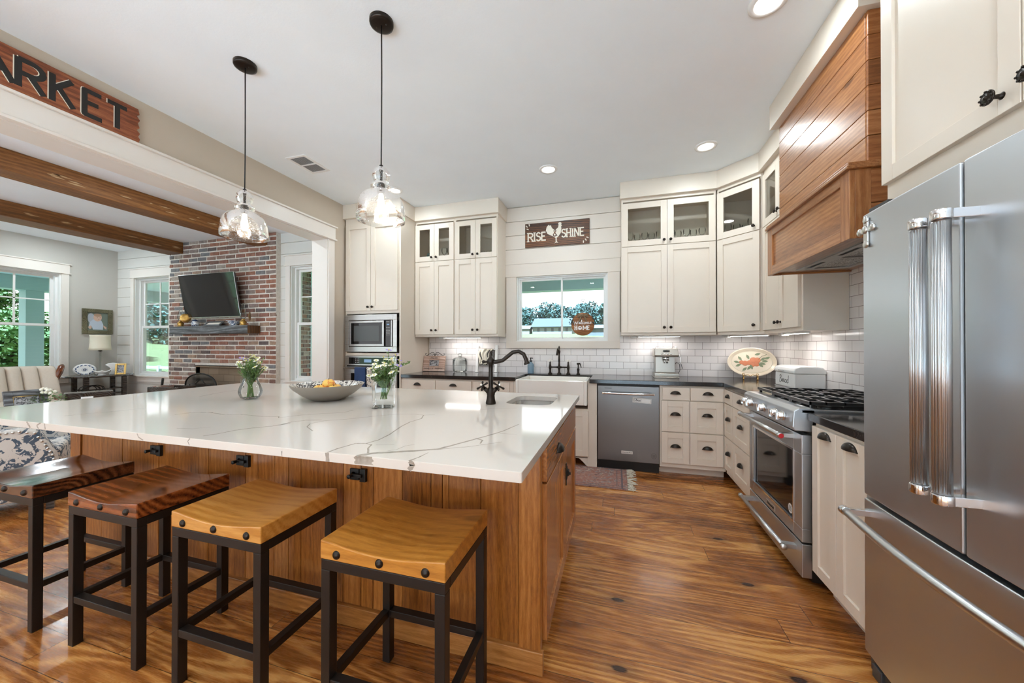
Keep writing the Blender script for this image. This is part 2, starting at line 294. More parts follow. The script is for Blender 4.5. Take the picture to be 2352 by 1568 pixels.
# ------------------------------------------------------------------ mesh helpers
class MB:
    def __init__(s): s.v = []; s.f = []; s.mi = []; s.sm = []; s.T = Matrix(); s.cur = 0; s.smooth = False
    def _add(s, vs, fs, smooth=None):
        o = len(s.v); s.v += [s.T @ Vector(p) for p in vs]
        for f in fs: s.f.append([o + i for i in f]); s.mi.append(s.cur); s.sm.append(s.smooth if smooth is None else smooth)
        return s
    def box(s, x0, x1, y0, y1, z0, z1):
        return s._add([(x0, y0, z0), (x1, y0, z0), (x1, y1, z0), (x0, y1, z0), (x0, y0, z1), (x1, y0, z1), (x1, y1, z1), (x0, y1, z1)],
                      [(0, 3, 2, 1), (4, 5, 6, 7), (0, 1, 5, 4), (1, 2, 6, 5), (2, 3, 7, 6), (3, 0, 4, 7)], False)
    def prism(s, poly, a0, a1, axis='z'):
        n = len(poly); mp = {'z': lambda p, a: (p[0], p[1], a), 'y': lambda p, a: (p[0], a, p[1]), 'x': lambda p, a: (a, p[0], p[1])}[axis]
        vs = [mp(p, a0) for p in poly] + [mp(p, a1) for p in poly]
        return s._add(vs, [tuple(range(n))[::-1], tuple(range(n, 2 * n))] + [(i, (i + 1) % n, n + (i + 1) % n, n + i) for i in range(n)], False)
    def lathe(s, prof, c=(0, 0, 0), n=24, axis='z', cap=True, sx=1.0, sy=1.0):
        vs = []; fs = []; m = len(prof)
        for r, h in prof:
            for k in range(n):
                a = 2 * PI * k / n; p = (r * math.cos(a) * sx, r * math.sin(a) * sy, h)
                if axis == 'y': p = (p[0], -p[2], p[1])
                if axis == 'x': p = (-p[2], p[0], p[1])
                vs.append((p[0] + c[0], p[1] + c[1], p[2] + c[2]))
        for j in range(m - 1):
            for k in range(n):
                fs.append((j * n + k, j * n + (k + 1) % n, (j + 1) * n + (k + 1) % n, (j + 1) * n + k))
        s._add(vs, fs, True)
        if cap:
            o = len(s.v) - len(vs)
            for j in (0, m - 1):
                if prof[j][0] > 1e-5: s.f.append([o + j * n + k for k in (range(n) if j else range(n - 1, -1, -1))]); s.mi.append(s.cur); s.sm.append(False)
        return s
    def sphere(s, c, r, n=14, sq=(1, 1, 1)):
        prof = [(max(1e-6, math.sin(PI * j / n)), -math.cos(PI * j / n)) for j in range(n + 1)]
        vs = []; fs = []; k = n + 4
        for a, h in prof:
            for i in range(k): t = 2 * PI * i / k; vs.append((c[0] + r * sq[0] * a * math.cos(t), c[1] + r * sq[1] * a * math.sin(t), c[2] + r * sq[2] * h))
        for j in range(n):
            for i in range(k): fs.append((j * k + i, j * k + (i + 1) % k, (j + 1) * k + (i + 1) % k, (j + 1) * k + i))
        return s._add(vs, fs, True)
    def tube(s, pts, r, n=8, closed=False, cap=True):
        P = [Vector(p) for p in pts]; R = r if isinstance(r, (list, tuple)) else [r] * len(P); m = len(P)
        up = None; vs = []; fs = []
        for i in range(m):
            if closed: d = P[(i + 1) % m] - P[i - 1]
            else: d = P[min(i + 1, m - 1)] - P[max(i - 1, 0)]
            d.normalize()
            if up is None: up = Vector((0, 0, 1)) if abs(d.z) < .9 else Vector((1, 0, 0))
            u = (up - d * up.dot(d)).normalized(); w = d.cross(u); up = u
            for k in range(n):
                a = 2 * PI * k / n; q = P[i] + (u * math.cos(a) + w * math.sin(a)) * R[i]; vs.append(tuple(q))
        for i in range(m if closed else m - 1):
            j = (i + 1) % m
            for k in range(n): fs.append((i * n + k, i * n + (k + 1) % n, j * n + (k + 1) % n, j * n + k))
        s._add(vs, fs, True)
        if cap and not closed:
            o = len(s.v) - len(vs)
            s.f.append([o + k for k in range(n - 1, -1, -1)]); s.mi.append(s.cur); s.sm.append(False)
            s.f.append([o + (m - 1) * n + k for k in range(n)]); s.mi.append(s.cur); s.sm.append(False)
        return s
    def grid(s, fn, nu, nv, smooth=True):
        vs = [fn(i / nu, j / nv) for j in range(nv + 1) for i in range(nu + 1)]
        return s._add(vs, [(j * (nu + 1) + i, j * (nu + 1) + i + 1, (j + 1) * (nu + 1) + i + 1, (j + 1) * (nu + 1) + i) for j in range(nv) for i in range(nu)], smooth)
    def ribbon(s, pts, w, y0, y1, caps=True):
        """flat lettering stroke in the xz plane, between depths y0 (front) and y1"""
        yb0 = y0
        for (a, b) in zip(pts, pts[1:]):
            s.k = (getattr(s, 'k', 0) + 1) % 9; y0 = yb0 - s.k * 2.2e-5
            d = Vector((b[0] - a[0], b[1] - a[1])); L = d.length
            if L < 1e-6: continue
            n = Vector((-d.y, d.x)) / L * (w / 2)
            s.prism([(a[0] - n.x, a[1] - n.y), (b[0] - n.x, b[1] - n.y), (b[0] + n.x, b[1] + n.y), (a[0] + n.x, a[1] + n.y)], y1, y0, 'y')
        if caps:
            for p in pts[1:-1]:
                s.k = (getattr(s, 'k', 0) + 1) % 9; s.prism([(p[0] + w / 2 * math.cos(k * PI / 4), p[1] + w / 2 * math.sin(k * PI / 4)) for k in range(8)], y1, yb0 - s.k * 2.2e-5 + 1e-5, 'y')
        return s
def obj(name, mb, m=None, parent=None, bevel=0.0, seg=2, sub=0, loc=None):
    me = bpy.data.meshes.new(name); me.from_pydata([tuple(v) for v in mb.v], [], mb.f)
    ms = m if isinstance(m, (list, tuple)) else [m]
    for x in ms: me.materials.append(x)
    me.polygons.foreach_set('material_index', [min(i, len(ms) - 1) for i in mb.mi]); me.polygons.foreach_set('use_smooth', mb.sm)
    me.update()
    o = bpy.data.objects.new(name, me); COL.objects.link(o)
    if parent is not None: o.parent = parent
    if loc is not None: o.location = loc
    if bevel:
        b = o.modifiers.new('bevel', 'BEVEL'); b.width = bevel; b.segments = seg; b.limit_method = 'ANGLE'; b.angle_limit = .7; b.harden_normals = False
    if sub:
        b = o.modifiers.new('sub', 'SUBSURF'); b.levels = sub; b.render_levels = sub
    return o
def tag(o, label, cat, group=None, kind=None):
    o['label'] = label; o['category'] = cat
    if group: o['group'] = group
    if kind: o['kind'] = kind
    return o
def thing(name, label, cat, loc=(0, 0, 0), rz=0.0, group=None, rot=None):
    o = bpy.data.objects.new(name, None); o.empty_display_size = .05; COL.objects.link(o); o.location = loc
    o.rotation_euler = rot if rot else (0, 0, rz)
    return tag(o, label, cat, group)
def struct(name, mb, m, label=None, cat=None, parent=None, bevel=0.0):
    o = obj(name, mb, m, parent, bevel)
    if parent is None: o['kind'] = 'structure'; o['label'] = label or name.replace('_', ' '); o['category'] = cat or name.split('_')[0]
    return o
def dup(root, loc, rz=None, label=None, group=None):
    r = root.copy(); COL.objects.link(r); r.location = loc
    if rz is not None: r.rotation_euler = (0, 0, rz)
    if label: r['label'] = label
    if group: r['group'] = group
    for ch in list(root.children):
        c = ch.copy(); COL.objects.link(c); c.parent = r
        for g in list(ch.children):
            d = g.copy(); COL.objects.link(d); d.parent = c
    return r
def B(*a): return MB().box(*a)
def rects(x0, x1, z0, z1, holes):
    holes = [(max(h[0], x0), min(h[1], x1), max(h[2], z0), min(h[3], z1)) for h in holes]; holes = [h for h in holes if h[0] < h[1] and h[2] < h[3]]
    xs = sorted({x0, x1, *[h[0] for h in holes], *[h[1] for h in holes]}); zs = sorted({z0, z1, *[h[2] for h in holes], *[h[3] for h in holes]})
    for i in range(len(xs) - 1):
        for j in range(len(zs) - 1):
            cx, cz = (xs[i] + xs[i + 1]) / 2, (zs[j] + zs[j + 1]) / 2
            if not any(h[0] < cx < h[1] and h[2] < cz < h[3] for h in holes): yield xs[i], xs[i + 1], zs[j], zs[j + 1]

# ------------------------------------------------------------------ room shell
XR, YB, XH, XL, ZC, YF = 1.58, 4.44, -3.31, -9.05, 3.03, -3.0
struct('floor', B(XL - .2, XR + .2, YF - .2, YB + .2, -.06, 0), M['floor'], 'wide knotty pine plank floor with satin finish', 'floor')
struct('ceiling', B(XL - .2, XR + .2, YF - .2, YB + .2, ZC, ZC + .08), M['ceil'], 'white painted ceiling', 'ceiling')
W2 = (-8.56, -7.62, .70, 2.50); W3 = (-4.89, -3.95, .70, 2.50); WK = (-1.224, -.098, 1.313, 2.134)
mb = MB()
for x0, x1, z0, z1 in rects(XL - .2, XR + .2, 0, ZC, [W2, W3, WK]): mb.box(x0, x1, YB, YB + .16, z0, z1)
mb.cur = 1
for k in range(4):                                      # shiplap over the sink window
    z0 = 2.310 + k * .1785; mb.box(-1.37, .05, YB - .018, YB, z0, min(z0 + .1725, ZC))
mb.cur = 2
for k in range(18):                                     # shiplap of the living room
    z0 = .02 + k * .1785; z1 = min(z0 + .172, ZC)
    for a, b, c, d in rects(XL, XH - .22, z0, z1, [(W2[0] - .02, W2[1] + .02, W2[2] - .05, W2[3] + .02), (W3[0] - .02, W3[1] + .02, W3[2] - .05, W3[3] + .02), (-7.49, -5.10, -1, 4)]): mb.box(a, b, YB - .016, YB, c, d)
struct('wall_back', mb, [M['beige'], M['shiplap'], M['shipgrey']], 'back wall with painted shiplap boards and window openings', 'wall')
W1 = (2.80, 3.70, .72, 2.48); W1b = (.9, 1.8, .72, 2.48)
mb = MB()
for a, b, c, d in rects(YF - .2, YB, 0, ZC, [W1, W1b]): mb.box(XL - .16, XL, a, b, c, d)
struct('wall_left', mb, M['greywall'], 'grey living room wall with tall windows', 'wall')
struct('wall_right', B(XR, XR + .16, YF - .2, YB, 0, ZC), M['beige'], 'right kitchen wall behind range and fridge', 'wall')
RW = [(-8.7, -6.4, .12, 2.8), (-6.3, -4.0, .12, 2.8), (-2.9, -.75, .12, 2.8), (-.65, 1.4, .12, 2.8)]  # unseen openings, added so that daylight fills the kitchen from behind
mb = MB()
for a, b, c, d in rects(XL, XR, 0, ZC, RW): mb.box(a, b, YF - .16, YF, c, d)
struct('wall_front', mb, M['greywall'], 'wall behind the camera with wide openings added to let in daylight', 'wall')
OY = 3.49
mb = MB(); mb.box(XH - .22, XH, OY + .02, YB - .016, 0, ZC); mb.box(XH - .22, XH, -1.8, OY + .02, 2.545, ZC); mb.box(XH - .22, XH, YF, -1.8, 0, ZC)
struct('wall_opening', mb, M['beige'], 'beige header wall over the wide opening to the living room', 'wall')
mb = MB(); mb.box(XH - .222, XH + .002, OY, OY + .02, 0, 2.545); mb.box(XH - .222, XH + .002, -1.8, OY + .02, 2.527, 2.545)
struct('trim_1', mb, M['trim'], 'white jamb boards lining the wide opening', 'trim')
mb = MB(); mb.box(XH, XH + .022, OY + .008, OY + .098, 0, 2.535); mb.box(XH, XH + .03, -1.8, 3.593, 2.55, 2.685)
mb.box(XH, XH + .05, -1.8, 3.612, 2.685, 2.702); mb.box(XH, XH + .045, -1.8, 3.606, 2.532, 2.55)
struct('trim_2', mb, M['trim'], 'white casing and capped header board around the opening', 'trim', bevel=.002)
# soffits over the cabinets
Z1 = 2.852
def wallrun(poly, z0, z1): return MB().prism(poly, z0, z1)
struct('trim_3', wallrun([(-3.309, YB - .016), (-3.309, 3.742), (-2.475, 3.742), (-2.475, 4.062), (-1.35, 4.062), (-1.35, YB - .016)], Z1, ZC - .001), M['cab'], 'cream fascia above the oven cabinet and left wall cabinets', 'trim', bevel=.002)
struct('trim_4', wallrun([(.04, YB - .016), (.04, 4.062), (.975, 4.062), (1.25, 3.785), (1.25, 3.085), (1.09, 3.085), (1.09, 2.07), (XR, 2.07), (XR, YB - .016)], Z1, ZC - .001), M['cab'], 'cream fascia above the right cabinets and range hood', 'trim', bevel=.002)
# kitchen window casing
mb = MB(); mb.box(-1.361, -1.224, 4.417, YB, 1.313, 2.134); mb.box(-.098, .04, 4.417, YB, 1.313, 2.134)
mb.box(-1.361, .04, 4.415, YB, 1.225, 1.313); mb.box(-1.37, .048, 4.412, YB, 2.134, 2.300); mb.box(-1.37, .048, 4.405, YB, 2.294, 2.308)
struct('trim_5', mb, M['shiplap'], 'cream painted casing boards around the sink window', 'trim', bevel=.0015)
# backsplash
mb = MB(); mb.box(-2.47, XR, YB - .010, YB, .914, 1.224); mb.box(-2.47, -1.361, YB - .010, YB, 1.224, 1.42); mb.box(.04, XR, YB - .010, YB, 1.224, 1.42)
struct('trim_6', mb, M['tileB'], 'white subway tile backsplash along the back wall', 'backsplash')
struct('trim_7', B(XR - .010, XR, 1.76, YB - .011, .914, 2.2), M['tileR'], 'white subway tile backsplash behind the range', 'backsplash')
def window(name, label, w, z0, z1, loc, rz, kind, casing=True, sill=True):
    r = bpy.data.objects.new(name, None); COL.objects.link(r); r.location = loc; r.rotation_euler = (0, 0, rz); r['kind'] = 'structure'; r['label'] = label; r['category'] = 'window'
    mb = MB()                                            # reveal liner
    for a in ((.0005, .012, .0005, .15, z0 + .012, z1 - .012), (w - .012, w - .0005, .0005, .15, z0 + .012, z1 - .012), (.0005, w - .0005, .0005, .15, z0 + .0005, z0 + .012), (.0005, w - .0005, .0005, .15, z1 - .012, z1 - .0005)): mb.box(*a)
    obj('window_reveal', mb, M['vinyl'], r)
    f = MB(); g = MB(); yf = .05 if kind == 'slider' else .09
    def ring(x0, x1, a, b, t, y0, y1):
        f.box(x0, x0 + t, y0, y1, a, b); f.box(x1 - t, x1, y0, y1, a, b); f.box(x0 + t, x1 - t, y0, y1, a, a + t); f.box(x0 + t, x1 - t, y0, y1, b - t, b)
    if kind == 'slider':
        ring(.012, w - .012, z0 + .012, z1 - .012, .018, yf - .02, yf + .05)
        xm = w * .505; ring(.03, xm + .012, z0 + .03, z1 - .03, .022, yf - .004, yf + .018); ring(xm - .012, w - .03, z0 + .03, z1 - .03, .022, yf + .022, yf + .044)
        g.box(.052, xm - .01, yf + .005, yf + .009, z0 + .052, z1 - .052); g.box(xm + .01, w - .052, yf + .031, yf + .035, z0 + .052, z1 - .052)
    else:
        ring(.012, w - .012, z0 + .012, z1 - .012, .03, yf - .03, yf + .06); zm = 1.60
        ring(.042, w - .042, zm - .022, z1 - .04, .036, yf + .02, yf + .05); ring(.042, w - .042, z0 + .04, zm + .022, .04, yf - .012, yf + .018)
        f.box(w / 2 - .012, w / 2 + .012, yf + .028, yf + .042, zm, z1 - .05); f.box(.07, w - .07, yf + .028, yf + .042, (zm + z1) / 2 - .03, (zm + z1) / 2 - .01)
        g.box(.07, w - .07, yf + .033, yf + .037, zm, z1 - .06); g.box(.07, w - .07, yf + .001, yf + .005, z0 + .07, zm)
    obj('window_frame', f, M['vinyl'], r, bevel=.002); obj('glass_pane', g, M['pane'], r)
    if casing:
        c = MB(); cw = .09
        c.box(-cw, .0, -.022, 0, z0 - .08, z1); c.box(w, w + cw, -.022, 0, z0 - .08, z1)
        c.box(-cw - .005, w + cw + .005, -.026, 0, z1 + .014, z1 + .155); c.box(-cw - .02, w + cw + .02, -.036, 0, z1, z1 + .014); c.box(-cw - .025, w + cw + .025, -.04, 0, z1 + .155, z1 + .17)
        c.box(-cw - .01, w + cw + .01, -.045, 0, z0 - .012, z0 + .006); c.box(-cw, w + cw, -.02, 0, z0 - .10, z0 - .012)
        obj('window_casing', c, M['trim'], r, bevel=.0015)
    return r
window('window_1', 'sliding window over the farmhouse sink', WK[1] - WK[0], WK[2], WK[3], (WK[0], YB, 0), 0, 'slider', casing=False)
window('window_2', 'tall window left of the brick chimney', W2[1] - W2[0], W2[2], W2[3], (W2[0], YB - .014, 0), 0, 'hung')
window('window_3', 'tall window right of the brick chimney', W3[1] - W3[0], W3[2], W3[3], (W3[0], YB - .014, 0), 0, 'hung')
window('window_4', 'tall window on the grey wall behind the sofa', W1[1] - W1[0], W1[2], W1[3], (XL, W1[0], 0), PI / 2, 'hung')
window('window_5', 'second tall window on the grey wall, outside the frame', W1b[1] - W1b[0], W1b[2], W1b[3], (XL, W1b[0], 0), PI / 2, 'hung')
struct('baseboard_left', B(XL, XL + .016, YF, YB - .02, 0, .14), M['trim'], 'white baseboard under the grey wall', 'baseboard')
mb = MB(); mb.box(XL + .02, -7.52, YB - .03, YB - .014, 0, .14); mb.box(-5.05, XH - .24, YB - .03, YB - .014, 0, .14)
struct('baseboard_back', mb, M['trim'], 'white baseboard beside the chimney', 'baseboard')

# ------------------------------------------------------------------ ceiling lamps
def can(x, y, label, power=CAN_W, lit=True):
    t = thing('recessed_light', label, 'light', (x, y, ZC), group='recessed ceiling lights')
    obj('trim_ring', MB().lathe([(.062, -.002), (.066, -.010), (.088, -.008), (.092, 0)], n=32, cap=False), M['white'], t)
    obj('diffuser', MB().lathe([(.0001, -.004), (.062, -.004)], n=32, cap=False), M['canlight'], t)
    lamp('can_light', 'AREA', (0, 0, -.015), power, CAN_C, .12, parent=t)
can(-.654, 3.555, 'recessed light in the ceiling above the sink window'); can(.764, 3.537, 'recessed light in the ceiling before the corner cabinet')
can(.754, 2.138, 'recessed light at the top edge of the frame, beside the hood'); can(-2.431, 3.549, 'recessed light just behind the nearer pendant shade')
can(-.65, .55, 'recessed light behind the camera, left of the aisle'); can(.75, .55, 'recessed light behind the camera, over the aisle')
can(-2.43, .2, 'recessed light over the bar stools, outside the frame'); can(-.65, -1.3, 'recessed light far behind the camera, in the dining end'); can(-2.43, -1.6, 'recessed light far behind the stools')
can(-8.243, 3.414, 'recessed light in the living room, past the far beam', 8); can(-6.4, 1.2, 'recessed light between the two living room beams', 8); can(-4.4, 2.6, 'recessed light in the living room near the opening', 8); can(-4.4, -.6, 'recessed light in the living room behind the camera', 8)
def pendant(x, y, label):
    t = thing('pendant_lamp', label, 'pendant lamp', (x, y, ZC), group='glass pendants over the island')
    obj('ceiling_canopy', MB().lathe([(.0001, -.026), (.05, -.026), (.061, -.022), (.063, -.016), (.063, 0)], n=32), M['bronze'], t)
    sc = MB(); sc.sphere((.03, 0, -.027), .004, 8); sc.sphere((-.03, 0, -.027), .004, 8); obj('canopy_screw', sc, M['bronze'], t)
    obj('cord', MB().tube([(0, 0, -.026), (.002, 0, -.3), (0, .002, -.6), (0, 0, -.80)], .0035, 8), M['black'], t)
    sh = [(.008, -.792), (.010, -.798), (.028, -.806), (.044, -.826), (.047, -.848), (.040, -.872), (.030, -.886), (.046, -.893), (.055, -.905), (.053, -.918), (.044, -.926), (.062, -.936), (.090, -.952), (.112, -.980), (.123, -1.018), (.127, -1.06), (.126, -1.092), (.122, -1.092), (.122, -1.06), (.118, -1.018)]
    obj('glass_shade', MB().lathe(sh, n=40, cap=False), M['seeded'], t)
    obj('socket', MB().lathe([(.0001, -.79), (.010, -.79), (.011, -.81), (.007, -.83), (.007, -.88), (.018, -.89), (.022, -.90), (.021, -.935), (.015, -.945), (.0001, -.945)], n=18), M['bronze'], t)
    obj('bulb', MB().lathe([(.0001, -1.052), (.010, -1.048), (.019, -1.03), (.020, -1.01), (.014, -.97), (.012, -.945)], n=18, cap=False), M['bulb'], t)
    lamp('pendant_light', 'POINT', (0, 0, -1.02), PEND_W, (1, .86, .68), .03, parent=t)
pendant(-2.24, 1.691, 'bronze and seeded glass pendant farther left, over the pitcher vase'); pendant(-1.229, 1.675, 'bronze and seeded glass pendant nearer the middle, over the square vase')
t = thing('ceiling_vent', 'white louvred air vent in the kitchen ceiling', 'vent', (-2.885, 2.805, ZC))
mb = MB()
for a in ((-.11, .11, -.16, -.135), (-.11, .11, .135, .16), (-.11, -.085, -.135, .135), (.085, .11, -.135, .135), (-.085, .085, -.008, .008)): mb.box(*a, -.006, 0)
obj('vent_frame', mb, M['white'], t)
mb = MB()
for k in range(11):
    for s_ in (-1, 1): mb.T = Matrix.Translation((-.078 + k * .0156, s_ * .071, -.004)) @ Matrix.Rotation(.6, 4, 'Y'); mb.box(-.005, .005, -.062, .062, -.0007, .0007)
obj('louvre_slats', mb, M['white'], t); obj('duct_opening', B(-.085, .085, -.135, .135, -.0012, -.0004), paint('duct_grey', (.22, .22, .22), .7), t)

# ------------------------------------------------------------------ cabinetry
def shaker(x0, x1, z0, z1, st=.058, y=0.0, hollow=False):
    m = MB(); a, b = y - .02, y
    m.box(x0, x0 + st, a, b, z0, z1); m.box(x1 - st, x1, a, b, z0, z1); m.box(x0 + st, x1 - st, a, b, z0, z0 + st); m.box(x0 + st, x1 - st, a, b, z1 - st, z1)
    if not hollow: m.box(x0 + st, x1 - st, y - .010, y - .002, z0 + st, z1 - st)
    return m
def knob_mb(x, z, y=-.02): return MB().lathe([(.0001, -.0), (.009, 0), (.009, .003), (.005, .006), (.005, .013), (.013, .018), (.015, .023), (.012, .029), (.0001, .031)], (x, y, z), 16, 'y')
def cup_mb(x, z, y=-.02, w=.045, h=.032, d=.026):
    m = MB(); m.box(x - w - .004, x + w + .004, y - .003, y, z - .002, z + .004)
    m.grid(lambda a, b: (x + w * math.cos(PI * a), y - d * math.sin(PI * a) * math.sin(PI / 2 * b), z + h * math.sin(PI * a) * math.cos(PI / 2 * b)), 16, 8)
    m.grid(lambda a, b: (x + (w - .003) * math.cos(PI * a), y - (d - .003) * math.sin(PI * a) * math.sin(PI / 2 * b), z - .0005 + (h - .003) * math.sin(PI * a) * math.cos(PI / 2 * b)), 16, 8)
    return m
def cabinet(name, label, w, d, z0, z1, loc, rz, fronts, cat='cabinet', shelves=(), paintm='cab', toe=False, openz=None, group=None, endx=0, carc=None):
    """front of the face frame at local y=0, doors overlay to y=-.02"""
    t = thing(name, label, cat, loc, rz, group); P = M[paintm]; m = MB(); k = .018
    if carc: m = carc
    elif openz:                                           # hollow top behind glass doors
        m.box(0, w, 0, d, z0, openz)
        m.box(0, k, 0, d, openz, z1); m.box(w - k, w, 0, d, openz, z1); m.box(k, w - k, d - .012, d, openz, z1); m.box(k, w - k, 0, d, z1 - .03, z1)
    else: m.box(0, w, 0, d, z0, z1)
    if toe: m.box(0, w, .07, d, 0, z0)
    obj('carcass', m, P, t, bevel=.0015)
    for f in fronts:
        kind, x0, x1, a, b = f[:5]; h = f[5] if len(f) > 5 else None; g = .0015
        if kind == 'glass':
            o = obj('door', shaker(x0 + g, x1 - g, a + g, b - g, .062, hollow=True), P, t, bevel=.0012)
            obj('glass_pane', B(x0 + .06, x1 - .06, -.011, -.007, a + .06, b - .06), M['cabglass'], o)
        elif kind == 'slab': o = obj('drawer', B(x0 + g, x1 - g, -.02, 0, a + g, b - g), P, t, bevel=.0015)
        elif kind == 'drawer': o = obj('drawer', shaker(x0 + g, x1 - g, a + g, b - g, min(.062, (x1 - x0) * .22)), P, t, bevel=.0012)
        else: o = obj('door', shaker(x0 + g, x1 - g, a + g, b - g, min(.058, (x1 - x0) * .24)), P, t, bevel=.0012)
        if h:
            if h[0] == 'k': obj('knob', knob_mb(h[1], h[2]), M['bronze'], o)
            if h[0] == 'c': obj('cup_pull', cup_mb(h[1], h[2]), M['bronze'], o)
    return t
ZU, ZG = 1.398, 2.325
# tall oven cabinet
m = MB(); m.box(0, .80, 0, .66, .0, .40); m.box(0, .02, 0, .66, .40, Z1); m.box(.78, .80, 0, .66, .40, Z1); m.box(.02, .78, .02, .66, 1.655, Z1); m.box(.02, .78, 0, .02, 1.655, Z1); m.box(.02, .78, 0, .60, 1.132, 1.168); m.box(.02, .78, .58, .66, .40, 1.655)
cabinet('tall_oven_cabinet', 'tall cream cabinet holding the microwave and wall oven', .80, .66, 0, Z1, (-3.292, 3.778, 0), 0,
        [('door', .014, .385, 1.69, 2.77, ('k', .355, 1.735)), ('door', .387, .768, 1.69, 2.77, ('k', .417, 1.735))], carc=m)
def upper(label, x, w, loc_y=4.106, mid=None):
    mid = mid or w / 2
    return cabinet('wall_cabinet', label, w, YB - .012 - loc_y, ZU - .028, Z1, (x, loc_y, 0), 0,
        [('door', .006, mid, ZU, ZG, ('k', mid - .032, ZU + .055)), ('door', mid, w - .006, ZU, ZG, ('k', mid + .032, ZU + .055)),
         ('glass', .006, mid, ZG + .004, 2.80, ('k', mid - .032, ZG + .05)), ('glass', mid, w - .006, ZG + .004, 2.80, ('k', mid + .032, ZG + .05))], openz=ZG + .02)
upper('cream wall cabinet beside the tall oven cabinet, glass doors on top', -2.490, .553); upper('cream wall cabinet left of the sink window, glass doors on top', -1.937, .567)
upper('wide cream wall cabinet right of the sink window, glass doors on top', .052, .925)
# diagonal corner cabinet
s2 = math.sqrt(.5); cx0, cy0 = .992, 4.100; DW_ = .405
def loc2(x, y):                                           # world to local of the diagonal front (rz -45)
    dx, dy = x - cx0, y - cy0; return (dx * s2 - dy * s2, dx * s2 + dy * s2)
poly = [(0, 0), (DW_, 0), loc2(XR - .012, 3.815), loc2(XR - .012, YB - .012), loc2(.982, YB - .012)]
m = MB(); m.prism(poly, ZU - .028, ZG + .02); m.prism(poly, Z1 - .03, Z1)
for a, b in zip(poly[1:], poly[2:] + poly[:1]):
    d = Vector((b[0] - a[0], b[1] - a[1])).normalized(); n = Vector((-d.y, d.x)) * .014
    m.prism([a, b, (b[0] + n.x, b[1] + n.y), (a[0] + n.x, a[1] + n.y)], ZG + .02, Z1 - .03)
cabinet('corner_wall_cabinet', 'diagonal cream corner cabinet with one glass door', DW_, .3, ZU, Z1, (cx0, cy0, 0), -PI / 4,
        [('door', .004, DW_ - .004, ZU, ZG, ('k', DW_ - .05, ZU + .055)), ('glass', .004, DW_ - .004, ZG + .004, 2.80, ('k', DW_ - .05, ZG + .05))], carc=m)
w = 3.785 - 3.083
cabinet('wall_cabinet', 'cream wall cabinet on the range wall, partly behind the wooden hood', w, XR - .012 - 1.295, ZU - .028, Z1, (1.295, 3.785, 0), -PI / 2,
        [('door', .01, w / 2, ZU, ZG, ('k', w / 2 - .032, ZU + .055)), ('door', w / 2, w - .03, ZU, ZG, ('k', w / 2 + .032, ZU + .055)),
         ('glass', .01, w / 2, ZG + .004, 2.80, ('k', w / 2 - .032, ZG + .05)), ('glass', w / 2, w - .03, ZG + .004, 2.80, ('k', w / 2 + .032, ZG + .05))], openz=ZG + .02)
# over-fridge cabinet
w = .93
cabinet('over_fridge_cabinet', 'deep cream cabinet above the refrigerator', w, .56, 1.80, Z1 + .1, (1.02, 1.763, 0), -PI / 2,
        [('door', .0, .51, 1.886, 2.86), ('door', .512, w, 1.886, 2.86)])
ofc = [o for o in bpy.data.objects if o.name.startswith('over_fridge')][0]
for ch, x in zip([c for c in ofc.children if c.name.startswith('door')], (.462, .556)):
    k = MB(); k.lathe([(.0001, 0), (.010, 0), (.006, .004), (.0055, .022), (.012, .024), (.019, .027), (.020, .031), (.016, .033), (.0145, .0315), (.012, .035), (.006, .033), (.005, .037), (.0001, .038)], (x, -.02, 1.935), 20, 'y')
    for q in range(8): k.sphere((x + .0165 * math.cos(q * PI / 4), -.0535, 1.935 + .0165 * math.sin(q * PI / 4)), .0032, 6)
    obj('knob', k, M['bronze'], ch)
# base cabinets
ZB = .872; YD = 3.809
cabinet('base_cabinet', 'cream base cabinet with drawers left of the farmhouse sink', 1.40, .62, .115, ZB, (-2.49, YD, 0), 0,
        [('slab', .0, .453, .715, .855, ('c', .215, .79)), ('slab', .456, .908, .715, .855, ('c', .68, .79)), ('drawer', .93, 1.36, .715, .852),
         ('door', .0, .226, .125, .711), ('door', .229, .453, .125, .711), ('door', .456, .68, .125, .711), ('door', .683, .908, .125, .711), ('door', .93, 1.36, .125, .711)], toe=True)
m = MB(); m.box(0, .04, 0, .61, .0, ZB); m.box(.80, .894, 0, .61, 0, ZB); m.box(.04, .80, 0, .59, .09, .60); m.box(.04, .80, .57, .61, .60, ZB)
m.prism([(.04, .0), (.10, .06), (.13, .085), (.71, .085), (.74, .06), (.80, .0), (.80, .10), (.04, .10)], 0, .018, 'y')
cabinet('sink_base_cabinet', 'cream base cabinet under the farmhouse sink with curved foot', .894, .61, 0, ZB, (-1.088, YD, 0), 0,
        [('door', .03, .419, .112, .585), ('door', .421, .808, .112, .585)], carc=m)
x0, x1 = .407, .985
cabinet('base_cabinet', 'cream base cabinet with six drawers right of the dishwasher', x1 - x0, .60, .075, ZB, (x0, YD, 0), 0,
        [('slab', .022, .269, .731, .856, ('c', .142, .790)), ('slab', .274, .562, .731, .856, ('c', .426, .790)),
         ('drawer', .016, .263, .424, .726, ('c', .142, .585)), ('drawer', .268, .556, .424, .726, ('c', .42, .585)),
         ('drawer', .016, .263, .118, .419, ('c', .142, .275)), ('drawer', .268, .556, .118, .419, ('c', .42, .275))], toe=True)
struct_rz = -PI / 2
